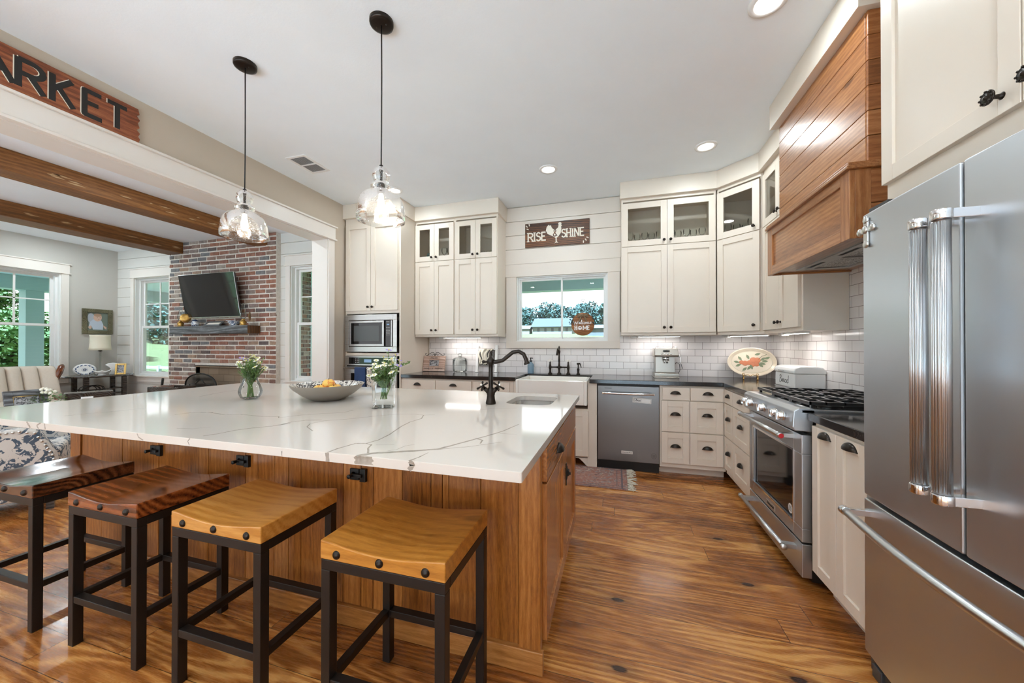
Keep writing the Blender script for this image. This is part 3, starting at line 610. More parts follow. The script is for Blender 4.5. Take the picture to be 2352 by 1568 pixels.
cabinet('corner_base_cabinet', 'cream corner base cabinet with drawers left of the range', .765, .585, .075, ZB, (.985, 3.785, 0), -PI / 2,
        [('slab', .004, .255, .731, .856, ('c', .13, .790)), ('slab', .26, .665, .731, .856, ('c', .46, .790)),
         ('drawer', .004, .255, .424, .726, ('c', .13, .585)), ('drawer', .26, .665, .424, .726, ('c', .46, .585)),
         ('drawer', .004, .255, .118, .419, ('c', .13, .275)), ('drawer', .26, .665, .118, .419, ('c', .46, .275))], toe=True)
cabinet('base_cabinet', 'cream base cabinet with two tall doors between range and refrigerator', .435, .60, .115, ZB, (.975, 2.195, 0), -PI / 2,
        [('door', .004, .212, .118, .856, ('c', .128, .815)), ('door', .214, .425, .118, .856, ('c', .32, .815))], toe=True)
# counters
m = MB(); zt, zb = .914, .873
for poly in ([(-2.49, YB - .012), (-2.49, 3.773), (-1.062, 3.773), (-1.062, 4.285), (-.268, 4.285), (-.268, 3.773), (.955, 3.773), (.955, 3.035), (XR - .012, 3.035), (XR - .012, YB - .012)],): m.prism(poly, zb, zt)
o = obj('countertop', m, M['granite'], bevel=.004); tag(o, 'black granite countertop running behind the sink and into the corner', 'countertop')
o = obj('countertop', B(.952, XR - .012, 1.762, 2.222, zb, zt), M['granite'], bevel=.004); tag(o, 'short black granite countertop between range and refrigerator', 'countertop')
# ------------------------------------------------------------------ lettering
def text(body, size, m, parent, loc, rot=(PI / 2, 0, 0), name='lettering', depth=.0006, shear=0.0, sx=1.0, align='CENTER'):
    c = bpy.data.curves.new('txt', 'FONT'); c.body = body; c.size = size; c.extrude = depth; c.align_x = align; c.align_y = 'CENTER'; c.shear = shear; c.resolution_u = 3
    o = bpy.data.objects.new('txt', c); COL.objects.link(o); dg = bpy.context.evaluated_depsgraph_get(); dg.update()
    me = bpy.data.meshes.new_from_object(o.evaluated_get(dg)); bpy.data.objects.remove(o)
    me.name = name; me.materials.clear(); me.materials.append(m)
    r = bpy.data.objects.new(name, me); COL.objects.link(r); r.location = loc; r.rotation_euler = rot; r.scale = (sx, 1, 1)
    if parent: r.parent = parent
    return r
def arc(cx, cy, rx, ry, a0, a1, n=10): return [(cx + rx * math.cos(math.radians(a0 + (a1 - a0) * k / n)), cy + ry * math.sin(math.radians(a0 + (a1 - a0) * k / n))) for k in range(n + 1)]
GL = {'M': (.9, [[(0, 0), (0, 1)], [(0, 1), (.42, .25), (.84, 1)], [(.84, 1), (.84, 0)]]), 'A': (.78, [[(0, 0), (.36, 1), (.74, 0)], [(.14, .34), (.60, .34)]]),
      'R': (.66, [[(.04, 0), (.04, 1)], [(.04, .96)] + arc(.34, .73, .26, .23, 90, -90) + [(.04, .5)], [(.3, .5), (.62, 0)]]), 'K': (.66, [[(.04, 0), (.04, 1)], [(.58, 1), (.06, .46)], [(.2, .6), (.62, 0)]]),
      'E': (.56, [[(.5, .97), (.04, .97), (.04, .03), (.52, .03)], [(.04, .52), (.42, .52)]]), 'T': (.64, [[(0, .97), (.62, .97)], [(.31, .97), (.31, 0)]]),
      'I': (.26, [[(.1, 0), (.1, 1)], [(0, .97), (.2, .97)], [(0, .03), (.2, .03)]]), 'S': (.56, [arc(.26, .75, .22, .22, 20, 270, 12) + arc(.26, .27, .24, .25, 90, -160, 12)]),
      'H': (.66, [[(.06, 0), (.06, 1)], [(.54, 0), (.54, 1)], [(.06, .5), (.54, .5)]]), 'N': (.68, [[(.06, 0), (.06, 1)], [(.06, 1), (.56, 0)], [(.56, 0), (.56, 1)]]),
      'O': (.8, [arc(.36, .5, .32, .46, 0, 360, 20)]), '&': (.7, [[(.62, .05), (.2, .62)] + arc(.3, .78, .14, .18, 220, -40, 10) + [(.16, .38)] + arc(.28, .22, .22, .2, 150, 380, 10)]),
      'e': (.48, [[(.02, .2), (.3, .34)] + arc(.2, .3, .16, .2, 10, 300, 12) + [(.46, .16)]]), 'l': (.34, [[(0, .1), (.22, .6)] + arc(.16, .85, .08, .15, -10, 180, 6) + [(.1, .2), (.18, .02), (.34, .14)]]),
      'c': (.46, [arc(.22, .26, .19, .24, 40, 310, 12) + [(.46, .14)]]), 'o': (.5, [arc(.22, .25, .19, .23, 60, 420, 14) + [(.5, .36)]]),
      'm': (.9, [[(0, .3), (.1, .46), (.1, 0)], [(.1, .3)] + arc(.24, .32, .12, .16, 150, 10, 6) + [(.36, 0)], [(.36, .3)] + arc(.52, .32, .14, .16, 150, 10, 6) + [(.66, .06), (.74, .02), (.88, .16)]]),
      'w': (.9, [[(0, 1), (.16, .04), (.42, .8), (.6, .04), (.92, 1.06)]]), 'B': (.66, [[(.12, .94), (.08, 0)], [(0, .8), (.2, 1)] + arc(.28, .76, .2, .22, 90, -90, 8) + arc(.30, .27, .26, .26, 90, -110, 10)]),
      'r': (.38, [[(0, .12), (.14, .5), (.3, .44), (.24, .12), (.38, .10)]]), 'a': (.52, [arc(.22, .25, .2, .22, 40, 360, 12), [(.42, .46), (.42, .1), (.52, .14)]]),
      'd': (.54, [arc(.22, .25, .2, .22, 40, 360, 12), [(.46, 1), (.42, .1), (.54, .14)]]), 'C': (.7, [arc(.36, .5, .34, .48, 50, 310, 14)]), 'n': (.52, [[(.04, .46), (.06, 0)], [(.06, .3)] + arc(.22, .32, .15, .16, 150, 10, 6) + [(.38, .04), (.52, .12)]])}
def letters(word, x, z, h, w, gap, y0, y1, sh=0.0, sx=1.0, ser=0.0, one=None):
    m = one or MB()
    for ch in word:
        if ch == ' ': x += .4 * h; continue
        adv, st = GL[ch]
        for s_ in st:
            P = [(x + (px * sx + pz * sh) * h, z + pz * h) for px, pz in s_]; m.ribbon(P, w, y0, y1)
            if ser:
                for p, q in ((s_[0], P[0]), (s_[-1], P[-1])):
                    if p[1] in (0, 1): m.box(q[0] - ser, q[0] + ser, y0, y1, q[1] - w * .3, q[1] + w * .3)
        x += (adv * sx + gap) * h
    return m, x

# ------------------------------------------------------------------ kitchen appliances
t = thing('dishwasher', 'stainless dishwasher with bar handle under the granite counter', 'dishwasher', (.1085, 3.789, 0))
obj('tub_body', B(-.300, .300, .03, .60, .06, .868), M['black'], t)
d = obj('door', B(-.294, .294, 0, .03, .098, .852), M['steelD'], t, bevel=.004)
obj('toe_kick', B(-.294, .294, .035, .06, .0, .097), M['black'], t)
h = MB(); h.tube([(-.243, -.045, .782), (.243, -.045, .782)], .0115, 14)
for s_ in (-1, 1): h.box(s_ * .236 - .011, s_ * .236 + .011, -.05, 0, .772, .792)
obj('bar_handle', h, M['chrome'], t, bevel=.002)
obj('vent_slot', B(-.225, -.155, -.001, 0, .826, .830), M['black'], d)
b_ = obj('name_badge', B(-.062, .046, -.002, 0, .176, .204), M['silver'], d); text('KitchenAid', .020, M['ink'], b_, (-.008, -.0026, .190), shear=.1)
r_ = MB(); r_.lathe([(.026, 0), (.026, .0008), (.024, .0008), (.024, 0)], (.244, 0, .173), 28, 'y', cap=False)
for k in range(3): r_.box(.244 - .014, .244 + .014, -.0008, 0, .163 + k * .008, .166 + k * .008)
obj('round_seal', r_, M['darkgrey'], d)
t = thing('clean_magnet', 'white magnet reading Clean on the dishwasher door', 'magnet', (.242, 3.7885, .714), rot=(0, math.radians(3), 0))
m = MB(); m.box(-.088, .088, -.004, 0, -.025, .025); obj('plate', m, M['vinyl'], t, bevel=.001)
m = MB(); m.box(-.082, .082, -.0046, -.0042, -.020, -.0185); m.box(-.082, .082, -.0046, -.0042, .0185, .020); m.box(-.082, -.0805, -.0046, -.0042, -.02, .02); m.box(.0805, .082, -.0046, -.0042, -.02, .02); m.box(-.008, -.0065, -.0046, -.0042, -.02, .02); obj('border_line', m, M['darkgrey'], t)
m, _ = letters('Clean', -.078, -.010, .026, .0028, .02, -.0050, -.0041, .2); obj('lettering', m, M['ink'], t)

t = thing('microwave', 'built-in stainless microwave in the tall cabinet', 'microwave', (-2.905, 3.765, 0))
m = MB()
for a in rects(-.374, .374, 1.182, 1.640, [(-.322, .318, 1.244, 1.572)]): m.box(a[0], a[1], -.012, 0, a[2], a[3])
obj('trim_frame', m, M['steelH'], t, bevel=.002); obj('oven_body', B(-.32, .32, .015, .45, 1.245, 1.57), M['black'], t)
m = MB()
for a in rects(-.312, .196, 1.252, 1.564, [(-.285, .17, 1.278, 1.540)]): m.box(a[0], a[1], -.016, .012, a[2], a[3])
d = obj('door', m, M['steelH'], t, bevel=.002); obj('door_window', B(-.285, .17, -.008, .0, 1.278, 1.540), M['blackgloss'], d)
obj('window_screen', B(-.245, .125, -.0095, -.008, 1.312, 1.505), paint('microwave_screen', (.075, .08, .08), .25), d)
p_ = obj('control_panel', B(.222, .292, -.017, .012, 1.252, 1.564), M['blackgloss'], t, bevel=.002)
m = MB()
for r_ in range(6):
    for c_ in range(3): m.box(.233 + c_ * .018, .242 + c_ * .018, -.0178, -.017, 1.385 + r_ * .018, 1.389 + r_ * .018)
m.box(.236, .276, -.0178, -.017, 1.545, 1.549); obj('keypad_marks', m, M['vinyl'], p_); obj('clock_display', B(.24, .274, -.0178, -.017, 1.508, 1.522), M['display'], p_)
obj('panel_edge', B(.296, .308, -.016, .012, 1.252, 1.564), M['steelH'], t)
t = thing('wall_oven', 'built-in stainless wall oven under the microwave', 'oven', (-2.905, 3.765, 0))
obj('oven_body', B(-.365, .365, .01, .58, .41, 1.128), M['black'], t)
p_ = obj('control_panel', B(-.374, .374, -.014, .01, 1.012, 1.128), M['steelH'], t, bevel=.002); g_ = obj('panel_glass', B(-.312, .312, -.0155, -.014, 1.030, 1.112), M['blackgloss'], p_)
obj('oven_display', B(-.085, .02, -.0165, -.0155, 1.052, 1.090), M['display'], p_)
m = MB()
for r_ in range(3):
    for c_ in range(3): m.box(-.215 + c_ * .024, -.206 + c_ * .024, -.0162, -.0155, 1.048 + r_ * .021, 1.053 + r_ * .021)
obj('touch_marks', m, M['vinyl'], p_)
m = MB()
for a in rects(-.374, .374, .415, .998, [(-.285, .285, .50, .915)]): m.box(a[0], a[1], -.014, .01, a[2], a[3])
d = obj('door', m, M['steelH'], t, bevel=.002); obj('door_window', B(-.285, .285, -.008, .0, .50, .915), M['blackgloss'], d)
h = MB(); h.tube([(-.355, -.058, .978), (.355, -.058, .978)], .011, 12)
for s_ in (-1, 1): h.box(s_ * .345 - .011, s_ * .345 + .011, -.06, -.012, .968, .988)
obj('bar_handle', h, M['chrome'], t)
def towel(name, label, x0, x1, z0, m, group=None):
    mb = MB(); n = 14; Y0 = 3.765
    prof = [(-.072, z0)] + [(-.073 + .003 * math.sin(k * 1.3), z0 + (.978 - z0) * k / 8) for k in range(1, 8)] + [(-.0725, .978), (-.070, .989), (-.058, .9925), (-.046, .989), (-.0435, .978), (-.043, .9), (-.043, .76)]
    def fn(a, b):
        i = b * (len(prof) - 1); j = min(int(i), len(prof) - 2); f = i - j; y = prof[j][0] * (1 - f) + prof[j + 1][0] * f; z = prof[j][1] * (1 - f) + prof[j + 1][1] * f
        return (x0 + (x1 - x0) * a, Y0 + y - .002 * math.sin(a * 11) * (1 if b < .5 else -.5), z)
    mb.grid(fn, 12, 34); o = obj(name, mb, m); s_ = o.modifiers.new('thick', 'SOLIDIFY'); s_.thickness = .003; s_.offset = 1
    return o
tag(towel('hand_towel', '', -3.085, -2.925, .66, M['navy']), 'navy blue towel hanging on the wall oven handle', 'towel')
tag(towel('hand_towel', '', -2.905, -2.782, .70, M['toweldots']), 'cream leaf print towel hanging on the wall oven handle', 'towel')

# range -------------------------------------------------- local x: left to right as seen, front at y=0
t = thing('gas_range', 'stainless slide-in gas range with five chrome knobs', 'stove', (.930, 3.0, 0), -PI / 2); RWD = .765
obj('range_body', B(.004, RWD - .004, .045, .62, .03, .905), M['black'], t)
dp = MB()
for a in rects(0, RWD, .232, .792, [(.075, RWD - .095, .302, .692)]): dp.box(a[0], a[1], 0, .045, a[2], a[3])
d = obj('oven_door', dp, M['steel'], t, bevel=.003); obj('door_window', B(.075, RWD - .095, .010, .02, .302, .692), M['blackgloss'], d)
wb = MB()
for a in rects(.068, RWD - .088, .295, .699, [(.080, RWD - .100, .307, .687)]): wb.box(a[0], a[1], -.003, 0, a[2], a[3])
obj('window_trim', wb, M['chrome'], d)
b_ = obj('name_badge', B(.305, .435, -.003, 0, .246, .276), M['silver'], d, bevel=.001); text('KitchenAid', .022, M['ink'], b_, (.37, -.0036, .261), shear=.1)
st = MB(); st.lathe([(.0001, .0), (.027, 0)], (RWD - .155, .0095, .345), 24, 'y', cap=False); so = obj('round_sticker', st, M['vinyl'], d)
st = MB()
for k in range(4): st.box(RWD - .172, RWD - .138, .0085, .0092, .332 + k * .008, .335 + k * .008)
obj('sticker_print', st, M['darkgrey'], d)
def barh(z, x0, x1, out, r=.014):
    h = MB(); h.tube([(x0, -out, z), (x1, -out, z)], r, 16)
    for x in (x0, x1): h.lathe([(.0001, -.012), (r * .8, -.012), (r * 1.15, -.008), (r * 1.15, .012), (.0001, .012)], (x, -out, z), 16, 'x')
    for x in (x0 + .03, x1 - .03): h.box(x - .018, x + .018, -out, 0, z - .012, z + .010)
    return h
obj('door_handle', barh(.768, .03, RWD - .075, .068), M['steelP'], d)
md = MB(); md.lathe([(.0001, .002), (.012, .002), (.013, 0)], (RWD - .075 + .0125, -.068, .768), 20, 'x'); mo = obj('handle_medallion', md, M['red'], t)
obj('medallion_centre', MB().lathe([(.003, .0032), (.0055, .0032), (.0055, .0018)], (RWD - .075 + .0125, -.068, .768), 16, 'x', cap=False), M['white'], mo)
d = obj('storage_drawer', B(0, RWD, .0, .045, .048, .222), M['steel'], t, bevel=.003)
obj('drawer_handle', barh(.176, .03, RWD - .045, .066), M['steelP'], d)
cp = MB(); cp.prism([(.0, .812), (.045, .808), (.06, .905), (.06, .930), (-.012, .930), (-.034, .915), (-.040, .832), (-.030, .812)], 0, RWD, 'x')
c_ = obj('control_panel', cp, M['steel'], t, bevel=.004)
for x in (.085, .175, .383, .565, .655):
    k = MB(); k.T = Matrix.Translation((x, -.038, .872)) @ Matrix.Rotation(.05, 4, 'X')
    k.lathe([(.0001, 0), (.027, 0), (.027, .007), (.022, .009), (.022, .026), (.020, .031), (.0001, .032)], n=22, axis='y'); k.box(-.005, .005, -.042, -.030, -.021, .021)
    obj('knob', k, M['chrome'], c_, bevel=.0008)
obj('cooktop', B(0, RWD, .0, .62, .905, .926), M['steel'], t, bevel=.004); obj('burner_tray', B(.03, RWD - .03, .06, .585, .926, .929), M['blackgloss'], t)
for bx, by, br in ((.15, .19, .045), (.15, .45, .035), (RWD / 2, .32, .055), (RWD - .15, .19, .05), (RWD - .15, .45, .035)):
    obj('burner', MB().lathe([(.0001, .008), (br * .55, .010), (br * .6, .016), (br, .014), (br, .004), (br * 1.2, 0)], (bx, by, .929), 20), M['black'], t)
for gi in range(3):
    g0 = .022 + gi * (RWD - .044) / 3; g1 = g0 + (RWD - .044) / 3 - .004; g = MB(); z = .957
    for a in (g0 + .006, g1 - .006): g.box(a - .006, a + .006, .045, .60, z - .010, z + .008)
    for y in (.05, .595): g.box(g0, g1, y - .007, y + .007, z - .010, z + .008)
    for k in range(6):
        y = .12 + k * .082; g.box(g0, (g0 + g1) / 2 - .024, y - .005, y + .005, z - .006, z + .008); g.box((g0 + g1) / 2 + .024, g1, y - .005, y + .005, z - .006, z + .008)
    g.box((g0 + g1) / 2 - .004, (g0 + g1) / 2 + .004, .05, .27, z - .004, z + .008); g.box((g0 + g1) / 2 - .004, (g0 + g1) / 2 + .004, .38, .595, z - .004, z + .008)
    for a in (g0 + .01, g1 - .01):
        for y in (.06, .585): g.box(a - .007, a + .007, y - .007, y + .007, .9265, z)
    obj('burner_grate', g, M['grate'], t, bevel=.0015)

# range hood ---------------------------------------------
t = thing('range_hood', 'wooden range hood with plank chimney and panelled box', 'range hood', (1.07, 3.07, 0), -PI / 2); HW = .97; ch0 = 2.135
zz = [ch0 + (Z1 - ch0) * k / 6 for k in range(7)]
for k in range(6):
    o = obj('chimney_plank', B(.008, HW - .016, .072, .09, zz[k] + .0015, zz[k + 1] - .0015), M['hoodY'], t, bevel=.0025)
    o = obj('side_plank', B(HW - .016, HW, .074, .495, zz[k] + .0015, zz[k + 1] - .0015), M['hoodX'], t, bevel=.0025)
obj('chimney_core', B(.012, HW - .018, .09, .497, ch0, Z1), M['islandV'], t)
z0, z1 = 1.772, 2.100
for a in ((0, .075), (HW - .075, HW)): obj('box_stile', B(a[0], a[1], 0, .022, z0, z1), M['hoodZ'], t, bevel=.002)
for a in ((z0, z0 + .06), (z1 - .05, z1)): obj('box_rail', B(.075, HW - .075, 0, .022, *a), M['hoodY'], t, bevel=.002)
obj('box_panel', B(.075, HW - .075, .012, .022, z0 + .06, z1 - .05), M['hoodY'], t)
for a in ((HW - .022, HW), (0, .022)): obj('side_stile', B(a[0], a[1], .022, .085, z0, z1), M['hoodZ'], t, bevel=.002)
for k in range(2):
    for a in ((HW - .02, HW - .004), (.004, .02)): obj('side_board', B(a[0], a[1], .085, .495, z0 + k * .165 + .001, z0 + (k + 1) * .164 - .001), M['hoodX'], t, bevel=.002)
m = MB(); m.box(-.0, HW + .018, -.018, .50, z1, z1 + .016); m.box(-.0, HW + .010, -.010, .50, z1 + .016, z1 + .034); obj('ledge_moulding', m, M['hoodY'], t, bevel=.003)
m = MB()
for a in rects(.022, HW - .022, .022, .495, [(.14, HW - .14, .12, .42)]): m.box(a[0], a[1], a[2], a[3], z0 + .012, z0 + .03)
obj('underside', m, M['hoodY'], t)
m = MB()
for a in rects(.14, HW - .14, .12, .42, [(.19, HW / 2 - .01, .20, .39), (HW / 2 + .01, HW - .19, .20, .39), (.22, .40, .145, .170), (HW - .40, HW - .22, .145, .170)]): m.box(a[0], a[1], a[2], a[3], z0 + .004, z0 + .014)
o = obj('vent_insert', m, M['steelH'], t); m = MB(); m.box(.19, HW / 2 - .01, .20, .39, z0 + .010, z0 + .013); m.box(HW / 2 + .01, HW - .19, .20, .39, z0 + .010, z0 + .013); obj('grease_filter', m, M['filter'], o)
obj('insert_body', B(.145, HW - .145, .125, .415, z0 + .0135, z0 + .09), M['black'], t)

# refrigerator -------------------------------------------
t = thing('refrigerator', 'stainless french door refrigerator with bottom freezer drawer', 'refrigerator', (.917, 1.745, 0), -PI / 2); FW = .885
obj('body', B(.004, FW - .004, .085, .64, .03, 1.760), M['darkgrey'], t)
obj('hinge_cover', B(.01, .11, .03, .14, 1.7725, 1.792), M['darkgrey'], t)
def fdoor(x0, x1, z0, z1):
    m = MB(); n = 12; f = []
    for k in range(n + 1):
        x = x0 + (x1 - x0) * k / n; u = (x - FW / 2) / (FW / 2); f.append((x, .014 * u * u))
    m.prism(f + [(x1, .078), (x0, .078)], z0, z1); return m
for x0, x1, hx in ((0, .4395, .405), (.4475, FW, .482)):
    d = obj('french_door', fdoor(x0, x1, .683, 1.771), M['steel'], t, bevel=.006, seg=3)
    for p in d.data.polygons: p.use_smooth = False
    h = MB(); h.tube([(hx, -.070, .86), (hx, -.070, 1.60)], .0185, 22)
    for k in range(9):
        a = PI + (k - 4) * .33; h.tube([(hx + .0185 * math.sin(a) * 1, -.070 + .0185 * math.cos(a), .865), (hx + .0185 * math.sin(a), -.070 + .0185 * math.cos(a), 1.595)], .0022, 5)
    o = obj('door_handle', h, M['steelP'], d)
    for z in (.845, 1.615):
        cb = MB(); cb.lathe([(.0001, -.014), (.021, -.014), (.022, -.010), (.022, .010), (.021, .014), (.0001, .014)], (hx, -.070, z), 24); cb.box(hx - .015, hx + .015, -.066, .002, z - .013, z + .013); obj('handle_bracket', cb, M['chrome'], d, bevel=.002)
d = obj('freezer_drawer', fdoor(0, FW, .075, .668), M['steel'], t, bevel=.006, seg=3)
h = MB(); n = 18
path = [(.03 + (FW - .06) * k / n, -.062 - .030 * math.sin(PI * k / n), .618) for k in range(n + 1)]
h.tube(path, .0145, 18)
o = obj('drawer_handle', h, M['steelP'], d)
for x in (.03, FW - .03):
    cb = MB(); cb.lathe([(.0001, -.013), (.016, -.013), (.0175, -.009), (.0175, .013), (.0001, .013)], (x, -.062, .618), 20, 'x'); cb.box(x - .012, x + .012, -.06, .014, .606, .630); obj('handle_bracket', cb, M['chrome'], d, bevel=.002)
obj('foot_grille', B(.01, FW - .01, .03, .08, .012, .07), M['darkgrey'], t)
ft = MB()
for x in (.03, FW - .08): ft.box(x, x + .05, .02, .09, 0, .05)
obj('levelling_foot', ft, M['darkgrey'], t, bevel=.004)
t = thing('cross_magnet', 'small silver cross magnet on the refrigerator door corner', 'magnet', (.928, 1.708, 1.700), -PI / 2)
m = MB(); m.box(-.008, .008, -.007, 0, -.040, .034); m.box(-.028, .028, -.007, 0, -.004, .012)
for x, z in ((0, .034), (0, -.040), (-.028, .004), (.028, .004)): m.sphere((x, -.005, z), .0115, 8, (1, .5, 1))
m.sphere((0, -.008, .004), .012, 8, (1, .5, 1)); obj('ornate_cross', m, M['silver'], t, bevel=.002); t.scale = (1.3, 1.3, 1.25)

# ------------------------------------------------------------------ farmhouse sink and taps
sx0, sx1, sy0, sy1 = -1.046, -.290, 3.735, 4.28
m = MB()
for a in rects(sx0, sx1, sy0, sy1, [(sx0 + .03, sx1 - .03, sy0 + .035, sy1 - .03)]): m.box(a[0], a[1], a[2], a[3], .645, .895)
m.box(sx0 + .03, sx1 - .03, sy0 + .035, sy1 - .03, .645, .668)
o = obj('farmhouse_sink', m, M['fire'], bevel=.007, seg=3); tag(o, 'white apron front farmhouse sink set into the black counter', 'sink')
t = thing('bridge_faucet', 'black bridge faucet with white cross handles behind the farmhouse sink', 'faucet', (-.665, 4.335, .914))
col = [(.0001, 0), (.026, 0), (.026, .008), (.018, .016), (.013, .03), (.012, .05)]
for x in (-.11, .11):
    obj('valve_column', MB().lathe(col + [(.015, .062), (.017, .085), (.013, .11), (.010, .125), (.011, .14), (.006, .15), (.0001, .155)], (x, 0, 0), 18), M['bronze'], t)
    h = MB(); h.box(x - .032, x + .032, -.007, .007, .156, .167); h.box(x - .007, x + .007, -.032, .032, .156, .167); h.sphere((x, 0, .168), .010, 8); obj('cross_handle', h, M['fire'], t, bevel=.003)
obj('bridge_bar', MB().tube([(-.11, 0, .085), (.11, 0, .085)], .009, 12).lathe([(.0001, -.03), (.012, -.03), (.014, 0), (.012, .03), (.0001, .03)], (0, 0, .085), 14, 'x'), M['bronze'], t)
obj('centre_column', MB().lathe(col + [(.015, .06), (.018, .085), (.013, .11), (.010, .14), (.013, .16), (.011, .2), (.009, .235), (.012, .25), (.017, .27), (.014, .285), (.009, .30), (.012, .315), (.007, .335), (.0001, .345)], n=18), M['bronze'], t)
obj('spout', MB().tube([(0, 0, .27), (0, -.03, .300), (0, -.07, .312), (0, -.115, .300), (0, -.15, .27), (0, -.165, .235)], [.011, .011, .0105, .010, .0095, .012], 12), M['bronze'], t)
t = thing('side_sprayer', 'black side sprayer right of the bridge faucet', 'sprayer', (-.437, 4.335, .914))
obj('base', MB().lathe([(.0001, 0), (.022, 0), (.022, .01), (.013, .018), (.012, .04), (.016, .06), (.012, .075), (.0001, .076)], n=16), M['bronze'], t)
obj('spray_head', MB().tube([(0, 0, .07), (0, 0, .112), (-.002, 0, .13)], [.006, .007, .009], 10).tube([(-.016, 0, .128), (.026, 0, .132)], [.012, .010], 10).tube([(.022, 0, .13), (.036, 0, .085)], [.006, .005], 8), M['bronze'], t)
t = thing('soap_dispenser', 'blue glass soap bottle with black pump beside the farmhouse sink', 'soap dispenser', (-1.02, 4.345, .914))
obj('bottle', MB().lathe([(.0001, .001), (.036, .001), (.040, .006), (.040, .100), (.036, .118), (.022, .132), (.016, .138), (.016, .148)], n=24, cap=False), M['blueglass'], t)
obj('pump', MB().lathe([(.0001, .146), (.018, .146), (.018, .162), (.007, .165), (.006, .185), (.012, .188), (.012, .196), (.0001, .198)], n=16).tube([(0, 0, .192), (.03, -.012, .190)], .005, 8), M['black'], t)

# ------------------------------------------------------------------ things on the granite counter
t = thing('photo_frame', 'pink-grey wooden frame reading Faith, scroll ironwork on top', 'photo frame', (-2.305, 4.335, .915), rot=(math.radians(-12), 0, math.radians(6)))
m = MB()
for a in rects(-.115, .115, 0, .155, [(-.052, .050, .052, .112)]): m.box(a[0], a[1], -.018, 0, a[2], a[3])
o = obj('frame_board', m, M['photowood'], t, bevel=.003); obj('photograph', B(-.052, .050, -.006, -.002, .052, .112), M['photo'], t)
text('FAITH', .026, M['darkgrey'], o, (0, -.0186, .134), sx=1.1); [text(w_, .021, M['darkgrey'], o, (x_, -.0186, .026), sx=1.0) for w_, x_ in (('FAMILY', -.064), ('&', -.012), ('FRIENDS', .054))]
s_ = MB()
for sg in (-1, 1):
    s_.tube([(sg * x, -.009, z) for x, z in ((.085, .156), (.098, .165), (.104, .176), (.098, .184), (.09, .180), (.092, .172))], .0022, 6)
    s_.tube([(sg * x, -.009, z) for x, z in ((.085, .156), (.06, .176), (.035, .192), (.015, .190), (.004, .172), (0, .156))], .0024, 6)
    s_.tube([(sg * x, -.009, z) for x, z in ((.0, .160), (.014, .172), (.028, .176), (.036, .168), (.030, .160), (.024, .165))], .0022, 6)
obj('scroll_crest', s_, M['black'], t)
obj('easel_back', MB().prism([(0, .005), (0, .12), (.045, .015)], -.02, .02, 'x'), M['darkwood'], t); t.scale = (1.33,) * 3; t.location = (-2.335, 4.31, .915)
t = thing('cookie_jar', 'clear glass cookie jar with lid and knob on the back counter', 'jar', (-1.965, 4.325, .914))
obj('jar_body', MB().lathe([(.0001, .003), (.052, .003), (.062, .010), (.066, .03), (.066, .10), (.064, .116), (.058, .122)], n=28, cap=False), M['clear'], t)
obj('lid', MB().lathe([(.066, .122), (.068, .127), (.060, .134), (.030, .148), (.012, .154), (.010, .160), (.019, .168), (.019, .176), (.010, .184), (.0001, .185)], n=28, cap=False).lathe([(.066, .1225), (.0665, .128)], n=28, cap=False), M['clear'], t); t.scale = (1.45, 1.45, 1.32)
t = thing('easel_frame', 'white ladder easel with draped cream cloth and dark picture', 'easel', (-1.60, 4.40, .914), rot=(math.radians(-7), 0, math.radians(4)))
for x in (-.105, .105): obj('leg', MB().box(x - .014, x + .014, -.012, .012, 0, .285).box(x - .018, x + .018, -.016, .016, 0, .012), M['white'], t, bevel=.003)
for a in ((.07, .084), (.235, .246)): obj('rail', B(-.105, .105, -.008, .008, *a), M['white'], t)
obj('picture', B(-.082, .082, -.015, -.009, .072, .238), M['darkwood'], t)
dm = MB(); dm.grid(lambda a, b: (-.086 + .155 * a * (.55 + .45 * b) + .012 * math.sin(b * 7), -.022 - .008 * math.sin(a * 9 + b * 5) - .005 * math.sin(a * 21), .080 + .165 * b), 22, 14)
o = obj('draped_cloth', dm, M['linen'], t); q = o.modifiers.new('t', 'SOLIDIFY'); q.thickness = .002; t.scale = (1.22, 1.1, 1.24); t.location = (-1.615, 4.37, .914)
t = thing('espresso_machine', 'stainless espresso machine on the back counter', 'coffee machine', (.512, 4.20, .914))
obj('drip_base', MB().box(-.125, .125, -.075, .19, 0, .012).box(-.12, .12, -.07, .19, .012, .05), M['steelW'], t, bevel=.004)
obj('column', B(-.10, .10, .045, .19, .05, .225), M['steelW'], t, bevel=.004)
hd = obj('head', MB().prism([(-.05, .225), (.19, .222), (.19, .315), (-.035, .315), (-.055, .245)], -.118, .118, 'x'), M['steelW'], t, bevel=.006)
obj('screen', B(-.032, .032, -.0535, -.045, .281, .297), M['blackgloss'], hd)
m = MB()
for k in range(4): m.lathe([(.0001, .002), (.008, .002), (.009, 0)], (-.045 + k * .03, -.052, .258), 14, 'y')
obj('button', m, M['chrome'], hd)
m = MB(); m.lathe([(.0001, -.0), (.034, 0), (.034, .03), (.028, .04), (.0001, .04)], (0, .0, .185), 20); m.tube([(0, -.02, .192), (0, -.085, .178), (0, -.115, .168)], [.009, .012, .010], 10); m.tube([(-.012, 0, .185), (-.012, 0, .155)], .005, 8); m.tube([(.012, 0, .185), (.012, 0, .155)], .005, 8)
obj('portafilter', m, M['chrome'], t)
m = MB(); m.tube([(.122, .0, .24), (.14, -.012, .225), (.145, -.016, .17), (.160, -.02, .10)], [.006, .005, .004, .005], 8); m.sphere((.135, .0, .235), .014, 8); obj('steam_wand', m, M['chrome'], t)
m = MB()
for x in (-.105, -.06, .06, .105): m.tube([(x, -.02, .315), (x, -.02, .332)], .003, 6)
